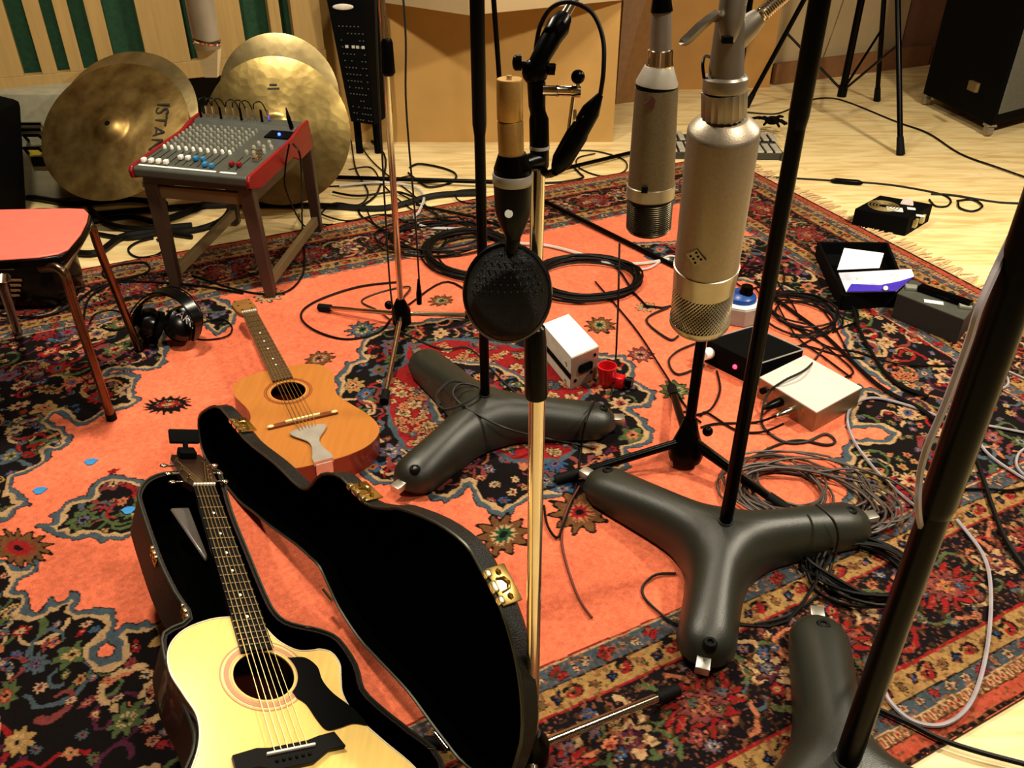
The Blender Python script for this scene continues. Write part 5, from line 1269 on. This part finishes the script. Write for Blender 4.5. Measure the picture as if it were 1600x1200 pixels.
# red clamp
c = P(952, 600, RZ); rc = thing('red_plastic_clamp', c, 'bright red plastic cup-shaped clamp beside the white power supply', 'clamp')
c = P(952, 590, .03); b = MB(); b.lathe(Vector((c.x - .008, c.y, RZ)), Vector((c.x - .008, c.y, .07)), [(0, .018), (.3, .022), (.9, .027), (1, .028), (1, .024), (.4, .018)], 20); b.done('cup', mat('bright_red', '#b50d18', .25), rc)
MB().box((c.x + .02, c.y - .012, .028), (.045, .03, .035), Matrix.Rotation(-.5, 3, 'Z'), .006).done('jaw', mat('bright_red', '#b50d18'), rc)
MB().cyl(Vector((c.x + .045, c.y - .02, .03)), Vector((c.x + .062, c.y - .028, .03)), .015, seg=14).done('black_screw', BLK, rc)

# ------------------------------------------------------------------ glockenspiel
gA, gB, gC = P(1046, 250, 0), P(1222, 252, 0), P(1222, 196, 0)
gl_ = thing('glockenspiel', (gA + gB) / 2, 'grey metal-barred glockenspiel on the floor behind the two hanging microphones', 'glockenspiel')
gx = (gB - gA).normalized(); gw = (gB - gA).length; gy = Vector((-gx.y, gx.x, 0)); gd = .34
GBm = mat('glock_bar', '#a9a595', .4, .1); GF = mat('glock_frame', '#2b281f', .6)
for yy2 in (.02, gd * .42, gd * .58, gd - .02): bar(gA + gy * yy2 + Vector((0, 0, .018)), gA + gx * gw + gy * yy2 + Vector((0, 0, .018)), .008, .016, 'frame_rail', GF, gl_)
for e_ in (0, gw): bar(gA + gx * e_ + gy * .0 + Vector((0, 0, .018)), gA + gx * e_ + gy * gd + Vector((0, 0, .018)), .008, .016, 'frame_end', GF, gl_)
nb_ = 13
for k2 in range(nb_):
    x = gw * (k2 + .5) / nb_
    bar(gA + gx * x + gy * .01 + Vector((0, 0, .040)), gA + gx * x + gy * (.165 - .002 * k2) + Vector((0, 0, .040)), gw / nb_ * .36, .004, 'tone_bar', GBm, gl_)
    if k2 % 7 not in (2, 6): bar(gA + gx * (x + gw / nb_ * .5) + gy * (gd * .55) + Vector((0, 0, .045)), gA + gx * (x + gw / nb_ * .5) + gy * (gd - .02) + Vector((0, 0, .045)), gw / nb_ * .33, .004, 'tone_bar', GBm, gl_)
sp_c = P(1207, 188, .075); spd = thing('shock_mount', sp_c, 'small splayed black suspension mount lying on the glockenspiel', 'microphone mount')
MB().sphere(sp_c, .032, 14, (1.3, .8, .7)).done('centre', BLKM, spd)
rn = random.Random(7)
for k2 in range(9):
    a = k2 * 2 * math.pi / 9 + rn.uniform(-.2, .2); e_ = sp_c + Vector((math.cos(a) * rn.uniform(.07, .12), math.sin(a) * rn.uniform(.07, .14), rn.uniform(-.02, .03)))
    MB().tube([sp_c, sp_c.lerp(e_, .6) + Vector((0, 0, .01)), e_], [.009, .008, .006], 8).done('arm', BLKM, spd)

# ------------------------------------------------------------------ loudspeaker cabinet
sa, sb = P(1440, 152, .04), P(1546, 204, .04); sc_ = P(1640, 178, .04)
spk = thing('speaker_cabinet', (sb.x, sb.y, 0), 'large black speaker cabinet on castors in the back right corner', 'speaker')
sk = sa + sc_ - sb; q = [Vector((p.x, p.y, 1.25)) for p in (sa, sb, sc_, sk)]
MB().hexa(q, .06).done('cabinet', mat('speaker_black', '#030303', .7, spec=.05), spk, smooth=False, bevel=.01)
dn = (sc_ - sb).normalized(); nn_ = Vector((dn.y, -dn.x, 0)); MB().hexa([Vector((p.x, p.y, 1.2)) + nn_ * .006 for p in (sb.lerp(sc_, .06), sb.lerp(sc_, .94), sb.lerp(sc_, .94) - nn_ * .01, sb.lerp(sc_, .06) - nn_ * .01)], .12).done('grille_cloth', mat('grey_grille_cloth', '#55554c', .9, scale=150, var=.3), spk, smooth=False)
for p in (sa, sb, sc_, sk):
    w = p.lerp((sa + sc_) / 2, .08); MB().cyl(Vector((w.x - .015, w.y, .03)), Vector((w.x + .015, w.y, .03)), .028, seg=16).box((w.x, w.y, .058), (.05, .05, .012)).done('castor', STEEL, spk)
MB().box(D(1521, 135, (sa.y + sb.y) / 2 - .26) , (.07, .02, .045), Matrix.Rotation(math.atan2((sb - sa).y, (sb - sa).x), 3, 'Z')).done('badge', mat('dim_badge', '#6b5a3c', .4, .5), spk)

# leaning board between the walls
lb = thing('leaning_board', P(985, 162, 0), 'tall brown plywood board leaning at the recess beside the back wall', 'board')
a, b_ = P(962, 163, 0), P(1000, 158, 0); tA_, tB_ = Vector((a.x + .05, a.y + .25, 1.6)), Vector((a.x + .42, a.y + .30, 1.6))
b = MB(); th_ = Vector((0, .02, 0)); b.ring_loft([[a, b_, b_ + th_, a + th_], [tA_, tB_, tB_ + th_, tA_ + th_]]); b.done('sheet', mat('brown_ply', '#7a5326', .6), lb, smooth=False)

# ------------------------------------------------------------------ guitar picks on the rug
for (px, py, w) in ((142, 722, 0), (62, 767, 0), (201, 798, 1)):
    c = P(px, py, RZ + .001); o = MB(basis(c, (1, .3, 0), (-.3, 1, 0), (0, 0, 1))).prism([(-.016, .006), (-.008, .013), (.006, .012), (.017, .004), (.005, -.012), (-.006, -.011)], 0, .0015).done('guitar_pick', mat('pick_blue', '#2f7fc0', .4), org=c)
    tag(o, {142: 'blue pick on coral field beyond the black tuner, farthest of three', 62: 'blue pick on coral field nearest the left edge of picture', 201: 'blue pick on the dark leaf pattern beside the guitar case'}[px], 'guitar pick', None)

# ------------------------------------------------------------------ cables
FZ = 0.0
def cb(pts, r, m_, label, z=RZ, group=None, nm='cable'): return cable(pts, r, m_, nm, label, 'cable', group, z)
# hanging cords at the chrome stand
o = thing('drop_cable', D(655, 472, 2.33), 'thin black cord hanging down with small plug, right of chrome stand', 'cable')
MB().tube(catmull([D(628, -30, 2.33), D(634, 60, 2.33), D(634, 150, 2.33), D(640, 240, 2.33), D(648, 330, 2.33), D(655, 440, 2.33)], 5), .0028, 6).done('cord', CABG, o)
MB().lathe(D(655, 475, 2.33), D(654, 436, 2.33), [(0, .008), (.4, .009), (1, .0035)], 12).done('plug', BLK, o)
cb([D(586, -30, 2.30), D(590, 100, 2.30), D(596, 220, 2.30), D(602, 330, 2.30), D(612, 470, 2.28), (628, 520), (690, 545), (735, 545), (790, 600), (850, 650), (900, 700)], .0028, CABG, 'grey cord running down the left of the chrome stand and across rug')
cb([(630, 465), (640, 448), (600, 455), (565, 470), (590, 485), (610, 500)], .003, CABG, 'short grey cable bend lying left of the chrome stand hub')
cb([(628, 440), (560, 448), (495, 470), (470, 492), (490, 515), (540, 530), (590, 520), (612, 498), (640, 475), (700, 440), (760, 480)], .0035, CAB, 'black cable making wide oval loop around the chrome stand foot')
cb([(300, 430), (380, 455), (440, 458), (470, 435), (476, 400), (472, 330), D(470, 250, 2.75), D(458, 225, 2.75)], .0035, CAB, 'black cable dropping from the mixer and curving under the stool')
cb([D(452, 225, 2.72), D(446, 262, 2.75), D(448, 300, 2.8), (478, 355), (520, 350)], .003, CAB, 'thin black cable hanging below the right end of the mixer')
cb([(0, 492), (60, 495), (110, 478), (150, 450), (200, 440), (300, 445), (380, 458)], .0035, CAB, 'black cable from the chair across to the stool legs')
cb([(130, 500), (140, 465), (180, 440), (230, 425), (225, 410), (180, 415), (160, 425), (170, 435), (210, 438)], .0035, CAB, 'looped black cable on the rug edge between chair and stool')
cb([(313, 505), (345, 498), (362, 510), (355, 525), (320, 531), (290, 525)], .0025, CAB, 'thin headphone lead looping right of the headphones')
cb([(140, 505), (150, 490), (180, 485), (205, 500), (185, 515), (160, 512)], .0025, CAB, 'thin black lead looping left of the headphones')
# thick snakes on the bare floor
for i, pts in enumerate([[(-20, 345), (60, 330), (130, 335), (200, 330), (300, 322), (365, 318), (440, 300)], [(120, 350), (200, 338), (250, 345), (330, 315), (380, 300)], [(100, 392), (150, 395), (190, 370), (240, 362), (300, 360), (345, 345), (360, 322), (355, 300)], [(140, 325), (170, 350), (220, 358), (300, 352)], [(-20, 300), (60, 310), (120, 318), (200, 312), (260, 318)], [(360, 318), (430, 320), (520, 322), (600, 325), (680, 305), (750, 302)], [(150, 365), (200, 372), (250, 365), (300, 370)]]):
    cb(pts, .0125 if i != 6 else .009, CAB, ['thick black snake cable running behind chair to stool', 'thick black cable crossing behind the stool front leg', 'thick black cable curving round inside the stool legs', 'short thick black cable fold left of the stool', 'thick black cable along the floor at the far left', 'thick black cable from the stool to behind chrome stand', 'medium black cable left of the stool leg'][i], z=FZ)
cb([(240, 372), (215, 378), (200, 390), (215, 402), (245, 398), (258, 385), (245, 374)], .004, CAB, 'small black cable ring on the floor left of stool', z=FZ)
rn = random.Random(11)
LAB2 = ['thin cable from the black rack foot passing behind chrome stand to rug edge', 'thin cable from the rack foot curling left beside the bright cymbal', 'thin cable from the rack foot slanting right to the black pole', 'small flat cable loop on pale floor right of the chrome stand', 'thin cable crossing the floor level with the low tripod leg', 'thin cable sagging from stool side across the rug border', 'thin cable on rug border between chrome stand and black pole, uppermost', 'thin cable bending down at the rug border right of chrome stand', 'short cable bow beside the black pole on pale floor', 'wavy thin cable on the floor behind the chrome stand', 'thin cable along the rug edge from stool to black pole', 'round cable loop on the floor left of the slimmer microphone', 'thin cable hook right of the centre stand on pale floor', 'thin cable from rack foot reaching the coil behind the round head']
L2 = [[(548, 195), (600, 240), (590, 300), (560, 330), (600, 360), (640, 380)], [(545, 190), (555, 260), (575, 300), (560, 320), (520, 318), (495, 345), (510, 355)], [(548, 200), (580, 250), (640, 300), (700, 345), (760, 352)], [(640, 262), (655, 256), (690, 262), (712, 272), (705, 285), (670, 292), (650, 280), (638, 270)], [(700, 282), (660, 285), (640, 275), (600, 285), (540, 290), (500, 292)], [(570, 320), (585, 350), (620, 375), (660, 392), (720, 395)], [(650, 320), (700, 330), (745, 340), (800, 360)], [(620, 300), (680, 335), (700, 360), (690, 390)], [(710, 300), (715, 312), (735, 318), (760, 314)], [(520, 300), (560, 306), (620, 300), (660, 310), (720, 298), (760, 296)], [(490, 330), (540, 345), (600, 335), (650, 350), (740, 345)], [(880, 236), (930, 236), (975, 250), (975, 268), (940, 275), (905, 262), (903, 247), (930, 240)], [(885, 250), (905, 270), (910, 278), (880, 284), (850, 286)], [(545, 265), (580, 262), (600, 290), (640, 325), (690, 350), (740, 370)]]
for i, pts in enumerate(L2):
    cb(pts, .0035 + .0015 * (i % 3 == 0), CAB, LAB2[i], group='tangled thin cables at the back', z=FZ if pts[0][1] < 300 else RZ)
cb([(530, 290), (590, 285), (640, 290), (662, 305), (655, 330), (648, 340), (665, 355), (740, 360), (790, 378), (850, 383), (900, 395), (950, 410), (1000, 412), (1045, 405)], .006, CABW, 'white cable running behind the round microphone across the rug')
cb([(900, 396), (960, 415), (1010, 420), (1045, 400), (1070, 408)], .004, CABW, 'second pale cable ending behind the large hanging microphone')
# coils
def coil(px, py, rx, ry, n, rot, r, label, seed, m_=CAB, jit=.02, z=RZ, t0=None, t1=None, nm='coiled_cable'):
    pts = coil_pts(px, py, rx, ry, n, rot, jit, z, seed, r, t0, t1); o = MB().tube(catmull(pts, 3), r, 6).done(nm, m_, org=pts[0]); tag(o, label, 'cable'); return o
coil(915, 440, .19, .17, 9, .2, .0042, 'neat coil of black cable on the rug right of the round head', 1, t0=[(1080, 470), (1010, 478)])
coil(740, 402, .17, .22, 8, .4, .0042, 'coil of black cable half hidden behind the round microphone head', 2)
coil(690, 375, .22, .16, 5, .1, .0038, 'loose black cable heap behind the chrome stand on rug border', 3, jit=.05)
coil(1270, 775, .17, .11, 11, -.3, .0030, 'grey brown thin cable tangle behind the middle weighted base', 4, mat('cable_brown_grey', '#3a2f28', .5), jit=.05, t0=[(1200, 700), (1180, 730)])
coil(1210, 762, .10, .09, 6, -.1, .0030, 'small grey cable tangle right beside the black tripod leg', 8, mat('cable_brown_grey', '#3a2f28', .5), jit=.03)
coil(1340, 895, .10, .085, 9, -.1, .0036, 'dark coiled cable under the right leg of the middle base', 5, jit=.018, t1=[(1230, 970), (1150, 975)])
coil(1250, 500, .11, .12, 4, .4, .0036, 'loose black cable loops behind the flat black power supply', 6, jit=.05)
# cables round the middle bases
cb([(735, 598), (705, 597), (683, 615), (688, 632)], .003, CABG, 'short grey cable curl behind the base pole', z=.07)
cb([P(740, 602, .125), P(705, 596, .13), P(682, 618, .12), P(695, 640, .12), P(740, 622, .135), P(748, 606, .135), P(720, 600, .14), P(708, 615, .13), P(725, 635, .12), P(780, 665, .10), P(830, 680, .05), (880, 690), (930, 700)], .0032, CABG, 'grey cable looped over the far weighted base')
cb([D(968, 380, 2.1), D(966, 470, 2.0), P(964, 520, .15), P(962, 560, .06), (955, 620)], .0028, CAB, 'thin black cable running down to the red clamp')
cb([P(930, 625, .10), P(915, 660, .10), (908, 700), (900, 760), (880, 820), (870, 840), (855, 820), (850, 790)], .003, CAB, 'thin black cable hanging over leg of far base toward centre pole')
cb([(930, 440), (990, 510), (1030, 570), (1075, 640), (1095, 660)], .0032, CAB, 'black cable slanting across coral field to the tripod hub')
cb([(905, 760), (885, 800), (878, 850), (900, 925), (925, 965)], .0028, mat('cable_shadow_red', '#5a1d12', .6), 'thin dark red strand standing in for a cable shadow on the coral field left of middle base')  # dark red strand imitates the shadow a cable casts on the rug
cb([(1056, 896), (1025, 898), (1005, 915), (1008, 935), (1040, 965), (1060, 975)], .003, CABG, 'thin grey cable loop left of the near leg of middle base')
cb([P(1275, 788, .125), P(1300, 810, .12), P(1310, 840, .08), (1300, 880), (1285, 920), (1235, 960), (1180, 975)], .003, CABG, 'grey cable draped over right leg of the middle base')
cb([(1045, 480), (1010, 500), (1045, 530), (1060, 525)], .004, CABG, 'short grey cable arc below the mesh head')
cb([(1092, 535), (1060, 548), (1045, 565), (1060, 585), (1100, 570)], .0035, CABG, 'grey cable loop left of the flat black power supply')
cb([(1120, 580), (1125, 610), (1110, 640), (1080, 650), (1062, 655), (1065, 645), (1085, 642)], .0032, CAB, 'black cable from power supply to tripod hub')
cb([P(1212, 650, .04), (1180, 660), (1120, 662), (1095, 668)], .0032, CAB, 'black plug lead from the aluminium box, upper of two')
cb([P(1225, 662, .04), (1190, 675), (1150, 672), (1105, 645), (1095, 650)], .0032, CAB, 'black plug lead from the aluminium box, lower of two')
cb([(1290, 540), P(1262, 575, .08), P(1225, 595, .085), P(1200, 615, .05), (1190, 650), (1195, 670), (1225, 690), (1260, 690), (1290, 678), (1305, 690), (1290, 695), (1250, 688), (1215, 695), (1180, 712)], .0036, CABG, 'grey cable crossing over the aluminium box and looping in front')
cb([(1215, 462), (1270, 470), (1300, 490), (1300, 510), (1270, 525), (1235, 525)], .0032, CABG, 'pale grey cable arc behind the flat black power supply')
for i, pts in enumerate([[(1180, 440), (1230, 480), (1290, 525), (1370, 600), (1440, 640), (1470, 665)], [(1210, 455), (1300, 470), (1330, 478), (1345, 520), (1390, 590), (1450, 620)], [(1225, 500), (1290, 540), (1340, 550), (1400, 568), (1490, 572)]]):
    cb(pts, .006 if i < 2 else .003, CAB, ['thick black cable slanting from pole to the lower right of rug', 'thick black cable passing in front of the grey case', 'thin black cable from power supply toward the thick pole'][i])
for i, pts in enumerate([[(1180, 450), (1220, 500), (1260, 520), (1330, 575), (1320, 590)], [(1200, 445), (1240, 520), (1290, 560), (1330, 590)], [(1190, 465), (1240, 455), (1290, 490), (1330, 560)], [(1240, 545), (1290, 520), (1340, 500), (1330, 470)], [(1160, 430), (1190, 415), (1205, 430), (1180, 450), (1150, 440), (1170, 405)], [(1200, 560), (1250, 540), (1310, 555), (1350, 560)], [(1165, 415), (1200, 425), (1235, 470), (1250, 500)], [(1185, 425), (1215, 410), (1225, 440), (1200, 470)]]):
    cb(pts, .003, CAB, ['crossing cable slanting from the thin black pole toward the aluminium box rear', 'crossing cable bent at the corner of the flat black supply', 'crossing cable arching over the coral patch right of black pole', 'crossing cable rising toward the front of the open black box', "small cable bow right of the large microphone's chrome band", 'crossing cable running level behind the aluminium box', 'crossing cable curving down just right of the thin black pole', 'tight cable bend partly behind the thin black pole'][i], group='crossing thin cables behind the power supplies')
# lilac / white cables at right
zz = lambda px, py, y: D(px, py, y)
pole3 = P(1322, 1192, .115)
cb([D(1600, 330, pole3.y + .02), D(1566, 400, pole3.y + .005), D(1531, 478, pole3.y - .02), D(1516, 525, pole3.y - .02), D(1500, 570, pole3.y - .02), D(1484, 613, pole3.y - .02), D(1467, 655, pole3.y - .02), D(1448, 700, pole3.y - .02), D(1437, 745, pole3.y - .015), D(1435, 800, pole3.y - .02), D(1445, 850, .80), D(1447, 885, .85), D(1441, 922, .90), D(1421, 952, .96), D(1396, 1000, 1.02), (1378, 1055), (1390, 1095), (1430, 1128), (1480, 1130), (1520, 1092), (1543, 1010), (1548, 920), (1535, 865), (1495, 812)], .0042, CABL, 'lilac grey cable strapped to the thick pole, looping on rug below')
cb([(1432, 793), (1375, 742), (1335, 690), (1324, 650), (1340, 628), (1370, 622), (1420, 634), (1470, 652)], .0038, CABL, 'lilac grey cable curve left of the thick pole')
cb([(1565, 540), (1574, 565), (1562, 600), (1535, 632), (1522, 665), (1540, 705), (1590, 742), (1625, 760)], .0038, CABL, 'lilac grey cable wavy line right of the thick pole')
cb([(1540, 610), (1570, 605), (1574, 590), (1550, 570), (1620, 600)], .0034, CABL, 'lilac grey cable crossing at right edge, upper')
cb([(1522, 662), (1560, 668), (1620, 680)], .0034, CABL, 'lilac grey cable at right edge, lower')
cb([(1625, 690), (1595, 705), (1588, 725), (1600, 742), (1625, 755)], .0034, CABL, 'lilac grey cable bend at right edge')
cb([(1510, 690), (1530, 730), (1550, 790), (1575, 850), (1625, 920)], .006, CAB, 'thick dark cable running down the right rug border')
cb([(1480, 765), (1540, 764), (1580, 766), (1625, 755)], .0034, CAB, 'thin black cable across the right rug border')
cb([(1365, 1105), (1420, 1130), (1470, 1155), (1530, 1175), (1625, 1200)], .005, CAB, 'black cable crossing the near rug edge at lower right')
# floor cords at back right
cb([(1262, 156), (1310, 155), (1400, 190), (1450, 208), (1500, 240), (1560, 262), (1625, 285)], .0045, CAB, 'long thin black cord across the pale floor under the tripod', z=FZ)
cb([(1165, 175), (1210, 178), (1235, 170)], .004, CAB, 'short black cord behind the thin pole near glockenspiel', z=FZ)
o = thing('inline_switch_cord', P(1320, 283, 0), 'brown cord with dark inline switch on the floor near rug corner', 'cable')
MB().tube(catmull([P(x, y, .005) for x, y in ((1160, 276), (1230, 278), (1300, 282), (1350, 285), (1400, 290), (1465, 302), (1485, 312), (1480, 322), (1462, 322), (1452, 312))], 5), .0042, 6).done('cord', CAB, o)
a, b_ = P(1298, 282, .012), P(1348, 286, .012); MB().lathe(a, b_, [(0, .006), (.15, .013), (.85, .013), (1, .006)], 14).done('switch', BLK, o)
cb([(1455, 303), (1490, 305), (1560, 316), (1625, 318)], .0045, CAB, 'black cord on the pale floor right of stickered box', z=FZ)
cb([(1495, 314), (1520, 312), (1535, 322), (1520, 330), (1500, 325), (1497, 316)], .0045, CAB, 'small black cord ring on the floor right of stickered box', z=FZ)
cb([D(1318, 0, ctr.y), D(1290, 80, ctr.y - .1), P(1262, 150, .02), (1250, 175)], .003, mat('cable_brown', '#4a3318', .5), 'brown wire hanging at the back beside the tripod column', z=FZ)
